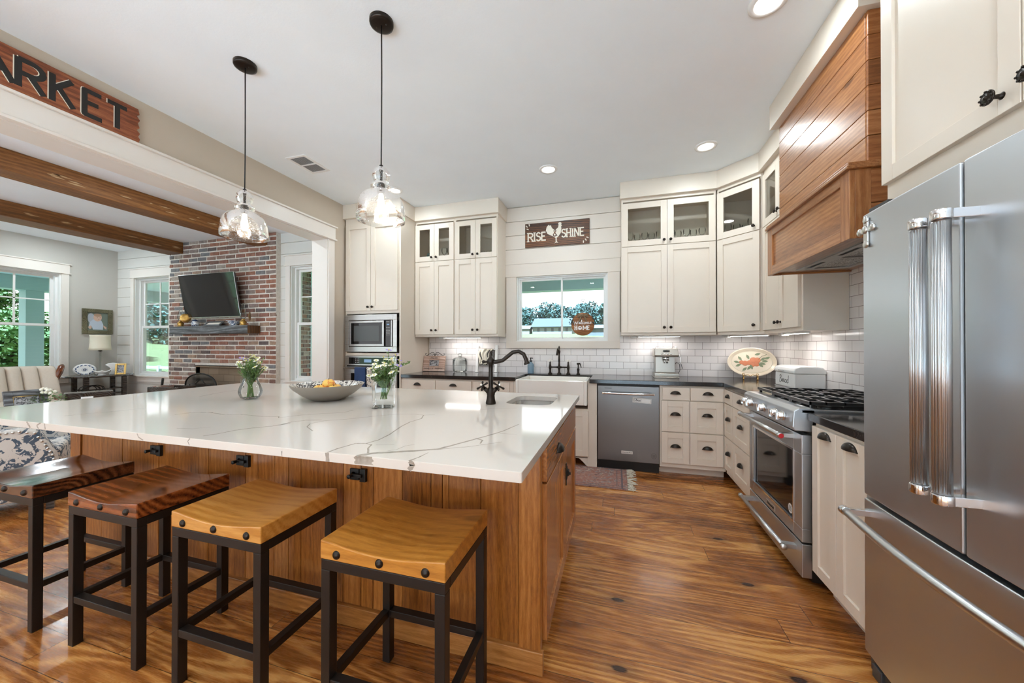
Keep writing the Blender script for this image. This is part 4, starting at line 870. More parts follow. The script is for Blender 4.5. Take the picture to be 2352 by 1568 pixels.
m.tube([(-.105, -.02, .332), (-.105, .17, .332), (.105, .17, .332), (.105, -.02, .332)], .003, 6); obj('cup_rail', m, M['chrome'], t)
obj('power_cord', MB().tube([(.10, .16, .12), (.13, .15, .16), (.155, .13, .14), (.16, .12, .08), (.145, .14, .03), (.12, .18, .008)], .003, 6), M['black'], t)
t = thing('fruit_tray', 'oval cream tray painted with peaches and green leaves', 'tray', (1.345, 4.285, 1.088), rot=(math.radians(-13), 0, math.radians(-14)))
def ell(a, b, y, n=48): return [(a * math.cos(2 * PI * k / n), b * math.sin(2 * PI * k / n)) for k in range(n)]
m = MB(); n = 48
for (a0, b0, y0), (a1, b1, y1) in (((.215, .152, -.022), (.205, .143, -.022)), ((.205, .143, -.022), (.178, .118, -.004)), ((.178, .118, -.004), (.001, .001, -.004)), ((.215, .152, -.022), (.20, .138, .002)), ((.20, .138, .002), (.001, .001, .002))):
    P, Q = ell(a0, b0, 0), ell(a1, b1, 0); m._add([(p[0], y0, p[1]) for p in P] + [(q[0], y1, q[1]) for q in Q], [(k, (k + 1) % n, n + (k + 1) % n, n + k) for k in range(n)], True)
tr = obj('tray_body', m, paint('cream_tin', (.64, .56, .44), .2), t)
obj('green_border', MB().tube([(.176 * math.cos(2 * PI * k / 48), -.0055, .116 * math.sin(2 * PI * k / 48)) for k in range(48)], .0012, 5, True), paint('sage_line', (.45, .45, .33), .4), tr)
m = MB()
for x, z, r in ((-.055, -.012, .028), (-.015, -.006, .026), (.018, .020, .032), (.052, .022, .028), (.045, -.018, .026), (.01, -.028, .022), (-.085, -.004, .022)): m.sphere((x, -.0045, z), r, 10, (1, .08, 1))
obj('painted_peaches', m, paint('peach_paint', (.50, .16, .07), .4), tr)
m = MB()
for x, z, a in ((-.13, .0, 2.9), (-.10, .038, 2.2), (-.115, -.035, 3.6), (-.03, .055, 2.0), (.055, .085, .3), (.10, .035, .6), (.115, .012, .0), (.095, -.012, -.3), (.135, .045, .4), (-.02, -.06, -2.2), (.0, -.05, -1.2), (-.06, -.075, -2.4), (.08, -.03, -.8)):
    pts = [(x + math.cos(a) * .028 * (2 * k / 8 - 1) - math.sin(a) * .012 * math.sin(PI * k / 8) * s2_, z + math.sin(a) * .028 * (2 * k / 8 - 1) + math.cos(a) * .012 * math.sin(PI * k / 8) * s2_) for s2_ in (1, -1) for k in (range(9) if s2_ > 0 else range(7, 0, -1))]
    m.prism(pts, -.0045, -.0062, 'y')
m.tube([(.06, -.006, .03), (.09, -.006, .065), (.12, -.006, .075), (.14, -.006, .09)], .002, 5)
obj('painted_leaves', m, paint('leaf_paint', (.15, .19, .11), .5), tr)
t = thing('plate_stand', 'scrolled brass easel stand under the oval tray', 'plate stand', (1.33, 4.235, .914), math.radians(-14))
m = MB()
for x in (-.07, .05):
    m.tube([(x, -.055, .006), (x + .004, -.03, .03), (x, -.01, .045), (x, .01, .03), (x, .08, .015), (x, .085, .006)], .0035, 6); m.sphere((x, -.058, .008), .008, 8)
    m.tube([(x + .012 * math.cos(q), -.02, .05 + .012 * math.sin(q)) for q in (0, 1, 2, 3, 4, 5, 5.8)], .003, 6)
m.tube([(-.07, -.015, .035), (-.03, -.02, .05), (-.01, -.02, .035), (.01, -.02, .05), (.05, -.015, .035)], .003, 6); obj('scroll_wire', m, M['brass'], t)
t = thing('bread_box', 'white metal bread box lettered Bread beside the range', 'bread box', (1.356, 3.73, .914), -PI / 2)
pr = [(0, .004), (0, .118), (.004, .124), (.004, .15), (.02, .168), (.05, .176), (.15, .176), (.185, .168), (.21, .14), (.21, .004)]
obj('box_body', MB().prism([(0, .004), (.21, .004), (.21, .12), (0, .12)], 0, .36, 'x'), M['white'], t, bevel=.008, seg=3)
obj('lid', MB().prism([(-.006, .121), (.214, .121), (.214, .145), (.19, .172), (.15, .180), (.04, .180), (.004, .168), (-.006, .145)], -.004, .364, 'x'), M['white'], t, bevel=.008, seg=3)
obj('lid_handle', MB().box(.10, .19, -.018, -.004, .134, .142), M['chrome'], t, bevel=.002); obj('base_rim', MB().box(-.003, .363, -.003, .213, 0, .005), M['chrome'], t)
m, _ = letters('Bread', .085, .035, .066, .0036, .03, -.0012, .0006, .12, .95); obj('lettering', m, M['ink'], t)
# under-cabinet light bars
def bar(x, y, L, rz, label, k=1.0):
    t = thing('cabinet_light_bar', label, 'light', (x, y, ZU - .029), rz, 'under-cabinet light bars')
    obj('housing', MB().box(-L / 2, L / 2, -.02, .02, -.012, 0).box(-L / 2 - .075, -L / 2 - .012, -.028, .028, -.024, 0), M['vinyl'], t); obj('diffuser', B(-L / 2 + .01, L / 2 - .01, -.014, .014, -.0145, -.012), M['strip'], t)
    lamp('bar_light', 'AREA', (0, 0, -.018), STRIP_W * k, (1, .95, .9), L - .02, parent=t, sx=.03)
bar(-1.90, 4.27, .50, 0, 'light bar under the wall cabinets left of the window'); bar(.45, 4.27, .44, 0, 'light bar under the wide cabinet above the espresso machine')
bar(1.27, 4.12, .36, -PI / 4, 'light bar under the diagonal corner cabinet'); bar(1.40, 3.45, .36, -PI / 2, 'light bar under the range-wall cabinet', .6)
# glassware behind the glass doors
def goblet(x, y, z, s, label, group, kind=0):
    t = thing('wine_glass', label, 'glass', (x, y, z), group=group)
    pr = [(.033, 0), (.030, .002), (.004, .006), (.0035, .07), (.012, .08), (.030, .10), (.036, .13), (.030, .165)] if kind == 0 else [(.025, 0), (.030, .004), (.034, .11), (.036, .12)]
    obj('bowl_and_stem', MB().lathe([(a * s, b * s) for a, b in pr], n=14, cap=False), M['clear'], t); return t
zs = ZG + .021
def glassrow(spots, label, group, s=1.0, kind=0):
    g = None
    for x, y in spots:
        g = goblet(x, y, zs, s, label, group, kind) if g is None else dup(g, (x, y, zs))
glassrow([(.15 + .075 * k, 4.20 + .05 * (k % 2)) for k in range(5)], 'clear stemmed glass behind the left glass door right of the window', 'stemware behind the left glass door')
glassrow([(.57 + .075 * k, 4.20 + .05 * (k % 2)) for k in range(5)], 'clear stemmed glass behind the right glass door by the corner cabinet', 'stemware behind the right glass door')
glassrow([(1.10 + .055 * k + .03 * (k % 3), 4.16 - .05 * k + .07 * (k % 3)) for k in range(6)], 'clear stemmed glass inside the diagonal corner cabinet', 'stemware in the corner cabinet')
glassrow([(-2.13, 4.20), (-2.06, 4.22), (-2.00, 4.19)], 'dark stemmed glass behind the second glass door from the oven cabinet', 'stemware left of the window', 1.05)
glassrow([(-1.60, 4.2), (-1.54, 4.22), (-1.48, 4.2)], 'small clear tumbler behind the glass door nearest the window', 'tumblers left of the window', .8, 1)
t = thing('leaf_ornament', 'blue-green leafy ornament behind the glass door nearest the oven cabinet', 'ornament', (-2.36, 4.22, zs)); m = MB()
for k in range(4): m.lathe([(.075 - .013 * k, .03 * k), (.02, .03 * k + .035), (.0001, .03 * k + .036)], n=12, sy=.6)
obj('tiers', m, paint('verdigris', (.12, .18, .17), .5), t)
# ------------------------------------------------------------------ island
t = thing('kitchen_island', 'large stained wood island with plank doors and black latches', 'kitchen island', (-1.75, 1.9, 0)); L = Vector((-1.75, 1.9, 0))
def wm():                                                 # builder that takes world coordinates for children of the island
    m = MB(); m.T = Matrix.Translation(-L); return m
m = wm()
for a in rects(-3.205, -.300, 1.39, 2.46, [(-.69, -.335, 1.98, 2.45)]): m.box(a[0], a[1], a[2], a[3], .10, .882)
m.box(-.69, -.335, 1.98, 2.45, .10, .60); m.box(-3.15, -.36, 1.44, 2.40, 0, .10); obj('carcass', m, M['islandV'], t)
m = wm(); m.box(-3.215, -.270, 1.349, 1.372, 0, .088); obj('base_rail', m, M['islandX'], t, bevel=.003)
obj('corner_post', wm().box(-.368, -.281, 1.358, 1.40, .03, .882), M['island'], t, bevel=.003); obj('corner_post', wm().box(-3.215, -3.122, 1.358, 1.40, .03, .882), M['island'], t, bevel=.003)
seams = [-3.119, -2.93, -2.744, -2.56, -2.438, -2.27, -2.128, -2.057, -1.92, -1.796, -1.718, -1.61, -1.521, -1.447, -1.375, -1.201, -1.106, -1.042, -.893, -.754, -.701, -.673, -.529, -.37]
hinge = [-3.119, -2.438, -1.796, -1.106, -.37]
for i in range(4):
    m = wm(); ss = [s_ for s_ in seams if hinge[i] - 1e-6 <= s_ <= hinge[i + 1] + 1e-6]
    d = obj('door_stop', m, None, t) if False else None
    first = None
    m0 = wm(); m0.box(hinge[i] + .002, hinge[i + 1] - .002, 1.378, 1.39, .088, .880); d = obj('plank_door', m0, M['islandV'], t)
    for a, b in zip(ss, ss[1:]):
        mp = wm(); mp.box(a + .0012, b - .0012, 1.368 + random.uniform(-.002, .001), 1.378, .088, .880); obj('plank', mp, M['island'], d, bevel=.0015)
    if i < 3:
        x = hinge[i + 1]; k = wm(); k.box(x + .004, x + .034, 1.352, 1.368, .651, .709); k.box(x - .052, x - .004, 1.356, 1.368, .655, .705)
        k.lathe([(.0001, -.0), (.015, 0), (.017, -.010), (.012, -.016), (.0001, -.017)], (x - .030, 1.356, .680), 16, 'y'); k.box(x - .034, x + .02, 1.340, 1.358, .673, .687); k.lathe([(.0001, 0), (.007, .0), (.010, .02), (.0001, .022)], (x - .030, 1.342, .680), 12, 'y')
        obj('latch', k, M['black'], d, bevel=.002)
# side facing the aisle
SX = -.287
obj('side_stile', wm().box(-.300, SX, 1.40, 1.408, .10, .882), M['island'], t)
obj('face_frame', wm().box(-.302, SX, 1.405, 2.462, .09, .882), M['islandV'], t)
d = obj('drawer', wm().box(SX, SX + .022, 1.412, 2.450, .717, .851), M['islandH'], t, bevel=.003)
k = MB(); k.T = Matrix.Translation(-L) @ Matrix.Translation((SX + .022, 1.70, .765)) @ Matrix.Rotation(PI / 2, 4, 'Z'); k.v = []
src = cup_mb(0, 0, 0, .05, .036, .030); k.v = [k.T @ v for v in src.v]; k.f, k.mi, k.sm = src.f, src.mi, src.sm
obj('cup_pull', k, M['bronze'], d)
for y0, y1 in ((1.412, 1.930), (1.933, 2.450)):
    m = wm(); z0, z1, sw = .09, .708, .066
    m.box(SX, SX + .022, y0, y0 + sw, z0, z1); m.box(SX, SX + .022, y1 - sw, y1, z0, z1); m.box(SX, SX + .022, y0 + sw, y1 - sw, z0, z0 + sw + .01); m.box(SX, SX + .022, y0 + sw, y1 - sw, z1 - sw, z1); m.box(SX + .002, SX + .010, y0 + sw, y1 - sw, z0 + sw, z1 - sw)
    d = obj('door', m, M['islandV'], t, bevel=.002)
    if y0 > 1.9:
        k = wm(); k.box(SX + .022, SX + .030, y0 + .02, y0 + .055, .535, .60); k.box(SX + .022, SX + .026, y0 + .028, y0 + .048, .50, .62); k.lathe([(.0001, 0), (.008, 0), (.006, .01), (.009, .02), (.0001, .022)], (SX + .048, y0 + .037, .565), 12, 'x'); k.box(SX + .03, SX + .04, y0 + .022, y0 + .052, .555, .585)
        obj('latch', k, M['black'], d, bevel=.0015)
# quartz top with sink cut-out
ix0, ix1, iy0, iy1 = -3.322, -.248, .951, 2.545; hx0, hx1, hy0, hy1 = -.648, -.372, 2.050, 2.415
bm = bmesh.new(); zt, zb = .914, .8835
def rr(x0, x1, y0, y1, r, n=6):
    out = []
    for cx, cy, a0 in ((x1 - r, y1 - r, 0), (x0 + r, y1 - r, 90), (x0 + r, y0 + r, 180), (x1 - r, y0 + r, 270)):
        for k in range(n + 1): a = math.radians(a0 + 90 * k / n); out.append((cx + r * math.cos(a), cy + r * math.sin(a)))
    return out
outer, inner = rr(ix0, ix1, iy0, iy1, .006, 2), rr(hx0, hx1, hy0, hy1, .07)
def loop(P, z): return [bm.verts.new((p[0], p[1], z)) for p in P]
Ot, It, Ob, Ib = loop(outer, zt), loop(inner, zt), loop(outer, zb), loop(inner, zb)
def edges(V): return [bm.edges.new((V[k], V[(k + 1) % len(V)])) for k in range(len(V))]
for A_, B_ in ((Ot, It), (Ob, Ib)): bmesh.ops.triangle_fill(bm, edges=edges(A_) + edges(B_), use_beauty=True)
for A_, B_ in ((Ot, Ob), (It, Ib)):
    for k in range(len(A_)): bm.faces.new((A_[k], A_[(k + 1) % len(A_)], B_[(k + 1) % len(A_)], B_[k]))
bmesh.ops.recalc_face_normals(bm, faces=bm.faces[:])
VEINS = [([(-1.517, 0.989), (-1.5, 1.03), (-1.493, 1.095), (-1.471, 1.135), (-1.419, 1.194), (-1.395, 1.262), (-1.407, 1.215), (-1.411, 1.286), (-1.38, 1.331), (-1.313, 1.355)], 0.0049, 0.004), ([(-2.12, 1.253), (-2.101, 1.321), (-2.011, 1.347), (-1.88, 1.322), (-1.816, 1.353), (-1.652, 1.341), (-1.577, 1.363), (-1.553, 1.34), (-1.505, 1.424), (-1.429, 1.489), (-1.352, 1.544), (-1.353, 1.612)], 0.0034, 0.0028), ([(-2.598, 1.078), (-2.574, 1.158), (-2.525, 1.238), (-2.49, 1.333)], 0.0021, 0.0019), ([(-1.763, 1.05), (-1.69, 1.063), (-1.653, 1.108)], 0.0018, 0.0011), ([(-2.709, 1.744), (-2.819, 1.999), (-2.806, 2.074)], 0.0023, 0.002), ([(-1.181, 1.173), (-1.264, 1.225), (-1.301, 1.278), (-1.291, 1.346), (-1.217, 1.405), (-1.14, 1.5), (-1.064, 1.577), (-0.979, 1.608), (-0.92, 1.594), (-0.871, 1.62)], 0.0024, 0.0022), ([(-0.782, 0.947), (-0.749, 0.986), (-0.687, 1.019), (-0.624, 1.053), (-0.574, 1.084), (-0.545, 1.144), (-0.51, 1.223), (-0.471, 1.31), (-0.441, 1.388), (-0.412, 1.528)], 0.0122, 0.0028), ([(-0.898, 0.95), (-0.899, 0.995), (-0.885, 1.066), (-0.85, 1.076), (-0.837, 1.128), (-0.848, 1.212), (-0.884, 1.344), (-0.897, 1.435), (-0.887, 1.517), (-0.92, 1.594)], 0.0045, 0.003), ([(-0.768, 0.983), (-0.805, 1.031), (-0.821, 1.069), (-0.85, 1.076)], 0.0042, 0.003), ([(-0.598, 0.95), (-0.588, 0.991), (-0.584, 1.042)], 0.0052, 0.0014), ([(-0.722, 1.02), (-0.702, 1.041), (-0.699, 1.09), (-0.677, 1.112)], 0.0017, 0.0015), ([(-0.803, 1.069), (-0.745, 1.092)], 0.0015, 0.0012), ([(-0.572, 1.079), (-0.537, 1.109), (-0.491, 1.137), (-0.449, 1.178), (-0.395, 1.231)], 0.0029, 0.0015), ([(-0.504, 1.251), (-0.47, 1.234), (-0.462, 1.189)], 0.0048, 0.003), ([(-0.442, 1.349), (-0.373, 1.35)], 0.0017, 0.001), ([(-0.707, 1.821), (-0.635, 1.878), (-0.531, 1.923)], 0.0023, 0.0017), ([(-2.08, 1.827), (-1.725, 1.93), (-1.684, 2.119), (-1.451, 2.151)], 0.002, 0.0015)]
EDGEV = [([(-0.9, 0.913), (-0.898, 0.884)], 0.0088), ([(-0.76, 0.9138), (-0.759, 0.888)], 0.0426), ([(-0.596, 0.9138), (-0.585, 0.903), (-0.598, 0.886)], 0.0095), ([(-1.822, 0.911), (-1.812, 0.897), (-1.785, 0.888)], 0.0027), ([(-1.526, 0.9138), (-1.538, 0.902), (-1.529, 0.888)], 0.0025), ([(-1.086, 0.903), (-1.087, 0.889)], 0.0015), ([(-2.575, 0.9138), (-2.56, 0.901), (-2.546, 0.887)], 0.0062), ([(-2.467, 0.9138), (-2.497, 0.901), (-2.483, 0.887)], 0.004), ([(-2.439, 0.9138), (-2.432, 0.888)], 0.004), ([(-1.09, 0.903), (-1.086, 0.888)], 0.0015)]
def vein(P, wa, wb, put):
    R = []
    for (a, b) in zip(P, P[1:]):
        for k in range(4): R.append((a[0] + (b[0] - a[0]) * k / 4, a[1] + (b[1] - a[1]) * k / 4))
    R.append(P[-1]); n = len(R); L_, R_ = [], []
    for i, p in enumerate(R):
        q0, q1 = R[max(i - 1, 0)], R[min(i + 1, n - 1)]; d = Vector((q1[0] - q0[0], q1[1] - q0[1])); d = d.normalized() if d.length > 1e-6 else Vector((1, 0)); w = (wa + (wb - wa) * i / (n - 1)) * .85
        w1, w2 = w * random.uniform(.75, 1.2), w * random.uniform(.75, 1.2); L_.append(bm.verts.new(put(p[0] - d.y * w1, p[1] + d.x * w1))); R_.append(bm.verts.new(put(p[0] + d.y * w2, p[1] - d.x * w2)))
    for i in range(n - 1): fc = bm.faces.new((L_[i], R_[i], R_[i + 1], L_[i + 1])); fc.material_index = 1
for P, wa, wb in VEINS: vein(P, wa, wb, lambda x, y: (x, y, .91418))
for P, wa in EDGEV: vein(P, wa, wa, lambda x, z: (x, iy0 - .0002, z))
me = bpy.data.meshes.new('island_countertop'); bm.to_mesh(me); bm.free(); me.materials.append(M['quartz']); me.materials.append(M['vein'])
o = bpy.data.objects.new('island_countertop', me); COL.objects.link(o); tag(o, 'white quartz slab with grey veins on the wooden island', 'countertop')
q = o.modifiers.new('bevel', 'BEVEL'); q.width = .003; q.segments = 2; q.limit_method = 'ANGLE'; q.angle_limit = .9
m = MB(); a, b, c = rr(hx0 - .012, hx1 + .012, hy0 - .012, hy1 + .012, .07), rr(hx0, hx1, hy0, hy1, .07), rr(hx0 + .012, hx1 - .012, hy0 + .012, hy1 - .012, .06); n = len(a)
vs = [(p[0], p[1], .8825) for p in a] + [(p[0], p[1], .8825) for p in b] + [(p[0], p[1], .73) for p in c]
m._add(vs, [(r * n + k, r * n + (k + 1) % n, (r + 1) * n + (k + 1) % n, (r + 1) * n + k) for r in (0, 1) for k in range(n)] + [tuple(range(2 * n, 3 * n))], True)
o = obj('prep_sink', m, M['sinksteel']); tag(o, 'small stainless undermount sink in the island top', 'sink'); o.modifiers.new('t', 'SOLIDIFY').thickness = .002
obj('drain', MB().lathe([(.0001, .731), (.03, .731), (.04, .7335), (.042, .732)], (-.51, 2.23, 0), 20), M['chrome'], o)
t = thing('island_faucet', 'black gooseneck faucet with two cross handles on the island', 'faucet', (-.716, 2.015, .914), math.radians(16))
obj('body', MB().lathe([(.0001, 0), (.030, 0), (.031, .008), (.025, .03), (.023, .05), (.027, .07), (.024, .085), (.013, .10), (.014, .13), (.012, .20), (.013, .232), (.021, .245), (.022, .262), (.013, .276), (.006, .282), (.009, .296), (.009, .306), (.0001, .318)], n=20).tube([(0, 0, .25), (-.03, 0, .25), (-.04, 0, .25)], [.009, .006, .009], 10).sphere((-.044, 0, .25), .010, 8), M['bronze'], t)
obj('spout', MB().tube([(0, 0, .25), (.03, 0, .249), (.07, 0, .258), (.10, 0, .282), (.13, 0, .306), (.165, 0, .312), (.195, 0, .296), (.21, 0, .262), (.213, 0, .25), (.214, 0, .242), (.216, 0, .236)], [.014, .0125, .012, .012, .012, .012, .012, .0125, .0135, .018, .019], 14), M['bronze'], t)
for sg, yy in ((-1, -.012), (1, .012)):
    h = MB(); h.tube([(0, 0, .055), (sg * .035, -.022, .095)], [.014, .012], 10); c = Vector((sg * .048, -.03, .11)); ax = Vector((sg * .6, -.45, .66)).normalized(); u = Vector((0, .83, .56)).normalized(); u = (u - ax * u.dot(ax)).normalized(); w = ax.cross(u)
    h.tube([c - ax * .022, c + ax * .008], [.008, .009], 10)
    for v in (u, w):
        for s_ in (-1, 1): h.tube([c, c + v * s_ * .016, c + v * s_ * .034, c + v * s_ * .040], [.005, .0045, .0075, .005], 8)
    o = obj('cross_handle', h, M['bronze'], t); obj('handle_cap', MB().sphere(tuple(c + ax * .010), .0075, 8), M['fire'], o)

# ------------------------------------------------------------------ bar stools
def stool(x, y, sm, label, w=.432, dpt=.345):
    t = thing('bar_stool', label, 'stool', (x + w / 2, y + dpt / 2, 0), group='backless bar stools at the island'); W_, D_ = w / 2, dpt / 2; lg = .033
    for sx in (-1, 1):
        for sy in (-1, 1):
            x0 = sx * W_ - (lg if sx > 0 else 0); y0 = sy * D_ - (lg if sy > 0 else 0); obj('leg', B(x0, x0 + lg, y0, y0 + lg, 0, .553), M['stoolmetal'], t, bevel=.002)
    m = MB(); z0, z1 = .553, .586; m.box(-W_, W_, -D_, -D_ + lg, z0, z1); m.box(-W_, W_, D_ - lg, D_, z0, z1); m.box(-W_, -W_ + lg, -D_ + lg, D_ - lg, z0, z1); m.box(W_ - lg, W_, -D_ + lg, D_ - lg, z0, z1)
    obj('seat_frame', m, M['stoolmetal'], t, bevel=.002)
    a = lg; z0, z1 = .182, .210
    for bx in ((-W_ + a, W_ - a, -D_ + .002, -D_ + a), (-W_ + a, W_ - a, D_ - a, D_ - .002), (-W_ + .003, -W_ + a - .003, -D_ + a, D_ - a), (W_ - a + .003, W_ - .003, -D_ + a, D_ - a)): obj('stretcher', B(*bx, z0, z1), M['stoolmetal'], t, bevel=.002)
    m = MB(); nx, ny = 22, 8; sw, sd = W_ + .002, D_ + .002; zb = .587; vs = []
    def top(u): return .646 - .020 * math.cos(u * PI / 2) ** 1.3 if abs(u) < 1 else .646
    for j in range(ny + 1):
        for i in range(nx + 1): u = -1 + 2 * i / nx; vs.append((u * sw, (-1 + 2 * j / ny) * sd, top(u)))
    N_ = nx + 1
    fs = [(j * N_ + i, j * N_ + i + 1, (j + 1) * N_ + i + 1, (j + 1) * N_ + i) for j in range(ny) for i in range(nx)]; k0 = len(vs)
    for j in range(ny + 1):
        for i in range(nx + 1): vs.append(((-1 + 2 * i / nx) * sw, (-1 + 2 * j / ny) * sd, zb))
    fs += [(k0 + j * N_ + i, k0 + (j + 1) * N_ + i, k0 + (j + 1) * N_ + i + 1, k0 + j * N_ + i + 1) for j in range(ny) for i in range(nx)]
    for i in range(nx): fs.append((i, k0 + i, k0 + i + 1, i + 1)); b0 = ny * N_; fs.append((b0 + i + 1, k0 + b0 + i + 1, k0 + b0 + i, b0 + i))
    for j in range(ny): a_, b_ = j * N_, (j + 1) * N_; fs.append((b_, k0 + b_, k0 + a_, a_)); fs.append((a_ + nx, k0 + a_ + nx, k0 + b_ + nx, b_ + nx))
    m._add(vs, fs, False); s_ = obj('seat', m, sm, t, bevel=.004, seg=2)
    for px in (-.155, 0, .155):
        for sy in (-1, 1):
            st = MB(); st.T = Matrix.Translation((px * W_ / .216, sy * (D_ + .002), .608)) @ Matrix.Rotation(0 if sy < 0 else PI, 4, 'Z'); st.lathe([(.0135, 0), (.0125, .004), (.008, .0075), (.0001, .009)], n=16, axis='y', cap=False); obj('stud', st, M['bronze'], s_)
    return t
stool(-.898, .926, M['seatA'], 'honey pine stool nearest the aisle end of the island'); stool(-1.588, .932, M['seatA'], 'honey pine stool between the red-brown stool and the aisle-end stool')
stool(-2.214, .931, M['seatB'], 'red-brown slab stool, second from the left frame edge'); stool(-2.888, .925, M['seatC'], 'dark glossy slab stool cut by the left frame edge')

# ------------------------------------------------------------------ vases, flowers, bowl
def daisy(name, label, group, base, tip, lean, pm, r=.011, leafy=True):
    t = thing(name, label, 'flower', base, group=group); b = Vector((0, 0, 0)); e = Vector(tip) - Vector(base); mid = e * .5 + Vector(lean)
    P = [b, e * .25 + Vector(lean) * .7, mid, e * .78 + Vector(lean) * .6, e]; st = MB().tube(P, .0016, 5)
    if leafy:
        for k in range(7):
            p = P[2].lerp(P[4], .05 + .13 * k); a = random.uniform(0, 2 * PI); L_ = random.uniform(.02, .04); d = Vector((math.cos(a), math.sin(a), .7)).normalized() * L_; n = Vector((-math.sin(a), math.cos(a), 0)) * .0035
            st._add([tuple(p), tuple(p + d * .5 + n), tuple(p + d), tuple(p + d * .5 - n)], [(0, 1, 2, 3)], False)
    obj('stem', st, M['leaf'], t)
    u = Vector((random.uniform(-.5, .5), random.uniform(-.7, .1), 1)).normalized(); x = u.cross(Vector((0, 1, 0))).normalized(); y = u.cross(x)
    pt = MB(); n = 11
    for k in range(n):
        a = 2 * PI * k / n; d = x * math.cos(a) + y * math.sin(a); s_ = x * -math.sin(a) + y * math.cos(a); w = r * .26
        pt._add([tuple(e + d * r * .2), tuple(e + d * r * .7 + s_ * w + u * .001), tuple(e + d * r * 1.1 + u * .0005), tuple(e + d * r * .7 - s_ * w + u * .001)], [(0, 1, 2, 3)], False)
    obj('petals', pt, pm, t); obj('flower_centre', MB().sphere(tuple(e + u * .001), r * .3, 6), M['yellow'], t); return t
def sprig(label, group, base, tip, m, n=16):
    t = thing('leafy_sprig', label, 'greenery', base, group=group); e = Vector(tip) - Vector(base); P = [Vector((0, 0, 0)), e * .5 + Vector((0, 0, .012)), e]; mb = MB().tube(P, .0014, 5); lf = MB()
    for k in range(n):
        p = P[1].lerp(e, k / n); a = random.uniform(0, 2 * PI); L_ = random.uniform(.018, .034); d = (Vector((math.cos(a), math.sin(a), .6)).normalized()) * L_; nn = Vector((-math.sin(a), math.cos(a), .2)) * .004
        lf._add([tuple(p), tuple(p + d * .55 + nn), tuple(p + d), tuple(p + d * .55 - nn)], [(0, 1, 2, 3)], False)
    obj('stem', mb, M['stem'], t); obj('leaves', lf, m, t)
def bouquet(cx, cy, rim, top, w, name, side, npur):
    g = 'white daisies in the ' + name
    for k in range(30):
        a = random.uniform(0, 2 * PI); rr_ = w * math.sqrt(random.random()); bx, by = cx - .018 * math.cos(a), cy - .018 * math.sin(a)
        zt = top - .10 * (rr_ / w) ** 2 - random.uniform(0, .05) + (.01 if side > 0 else 0)
        daisy('white_daisy', 'small white daisy in the ' + name, g, (bx, by, rim[2]), (cx + rr_ * math.cos(a) + side * .0, cy + rr_ * math.sin(a), zt), (-.6 * rr_ * math.cos(a) * .4, -.6 * rr_ * math.sin(a) * .4, 0), M['petal'], random.uniform(.014, .019))
    for k in range(npur):
        daisy('purple_aster', 'purple aster in the ' + name, 'purple asters in the ' + name, (cx + .01, cy, rim[2]), (cx + rim[0] + .022 * k, cy + random.uniform(-.02, .02), top + rim[1] - (.028 * k if rim[3] else .006 * k)), (0, 0, 0), M['purple'], .018)
    for k in range(16):
        a = random.uniform(0, 2 * PI); q = w * random.uniform(.5, 1.05); sprig('green leafy sprig in the ' + name, 'greenery in the ' + name, (cx - .012 * math.cos(a), cy - .012 * math.sin(a), rim[2] + .02), (cx + q * math.cos(a), cy + q * math.sin(a), top - random.uniform(.04, .12)), M['leaf'])
vx, vy = -2.268, 1.755
t = thing('pitcher_vase', 'round clear glass pitcher holding white and purple flowers', 'vase', (vx, vy, .914))
def pit(a, b):
    prof = [(.040, .004), (.054, .012), (.064, .034), (.066, .055), (.058, .085), (.044, .112), (.038, .135), (.037, .15), (.042, .172), (.050, .190)]
    i = b * (len(prof) - 1); j = min(int(i), len(prof) - 2); f = i - j; r = prof[j][0] * (1 - f) + prof[j + 1][0] * f; z = prof[j][1] * (1 - f) + prof[j + 1][1] * f; th = 2 * PI * a
    lip = max(0, b - .75) * 4 * max(0, math.cos(th - .25)) ** 6; return ((r + .016 * lip) * math.cos(th), (r + .016 * lip) * math.sin(th), z + .014 * lip - .004 * max(0, b - .8) * 5 * math.cos(2 * th))
m = MB().grid(pit, 40, 26); m.lathe([(.0001, .002), (.040, .002), (.044, .006)], n=24, cap=False); m.lathe([(.0001, .008), (.038, .008)], n=24, cap=False); obj('glass_body', m, M['clear'], t)
obj('handle', MB().tube([(-.040, 0, .150), (-.060, 0, .158), (-.075, 0, .14), (-.078, 0, .11), (-.070, 0, .085), (-.060, 0, .075)], [.005, .006, .006, .006, .006, .005], 10), M['clear'], t)
bouquet(vx, vy, (-.07, -.035, .93, 0), 1.215, .085, 'round pitcher vase', -1, 3)
vx2, vy2 = -1.252, 1.735
t = thing('square_vase', 'square-shouldered clear glass bottle vase with daisies', 'vase', (vx2, vy2, .914), math.radians(20))
def sqv(a, b):
    prof = [(.050, .003, 1.), (.053, .008, 1.), (.053, .09, 1.), (.053, .125, 1.), (.050, .145, .8), (.042, .165, .45), (.032, .178, .1), (.028, .186, 0.), (.030, .196, 0.)]
    i = b * (len(prof) - 1); j = min(int(i), len(prof) - 2); f = i - j; r, z, q = [prof[j][k] * (1 - f) + prof[j + 1][k] * f for k in range(3)]; th = 2 * PI * a
    c, s_ = math.cos(th), math.sin(th); k = 1 / max(abs(c), abs(s_)); k = 1 + (min(k, 1.22) - 1) * q; return (r * k * c, r * k * s_, z)
m = MB().grid(sqv, 48, 24); m.box(-.050, .050, -.050, .050, .002, .007); obj('glass_body', m, M['clear'], t)
bouquet(vx2, vy2, (.045, .03, .96, 1), 1.205, .085, 'square bottle vase', 1, 4)
sprig('long drooping green sprig at the right of the square bottle vase', 'greenery in the square bottle vase right side', (vx2, vy2, 1.08), (vx2 + .16, vy2 + .01, 1.165), M['leaf'], 22)
bx, by = -1.772, 1.88
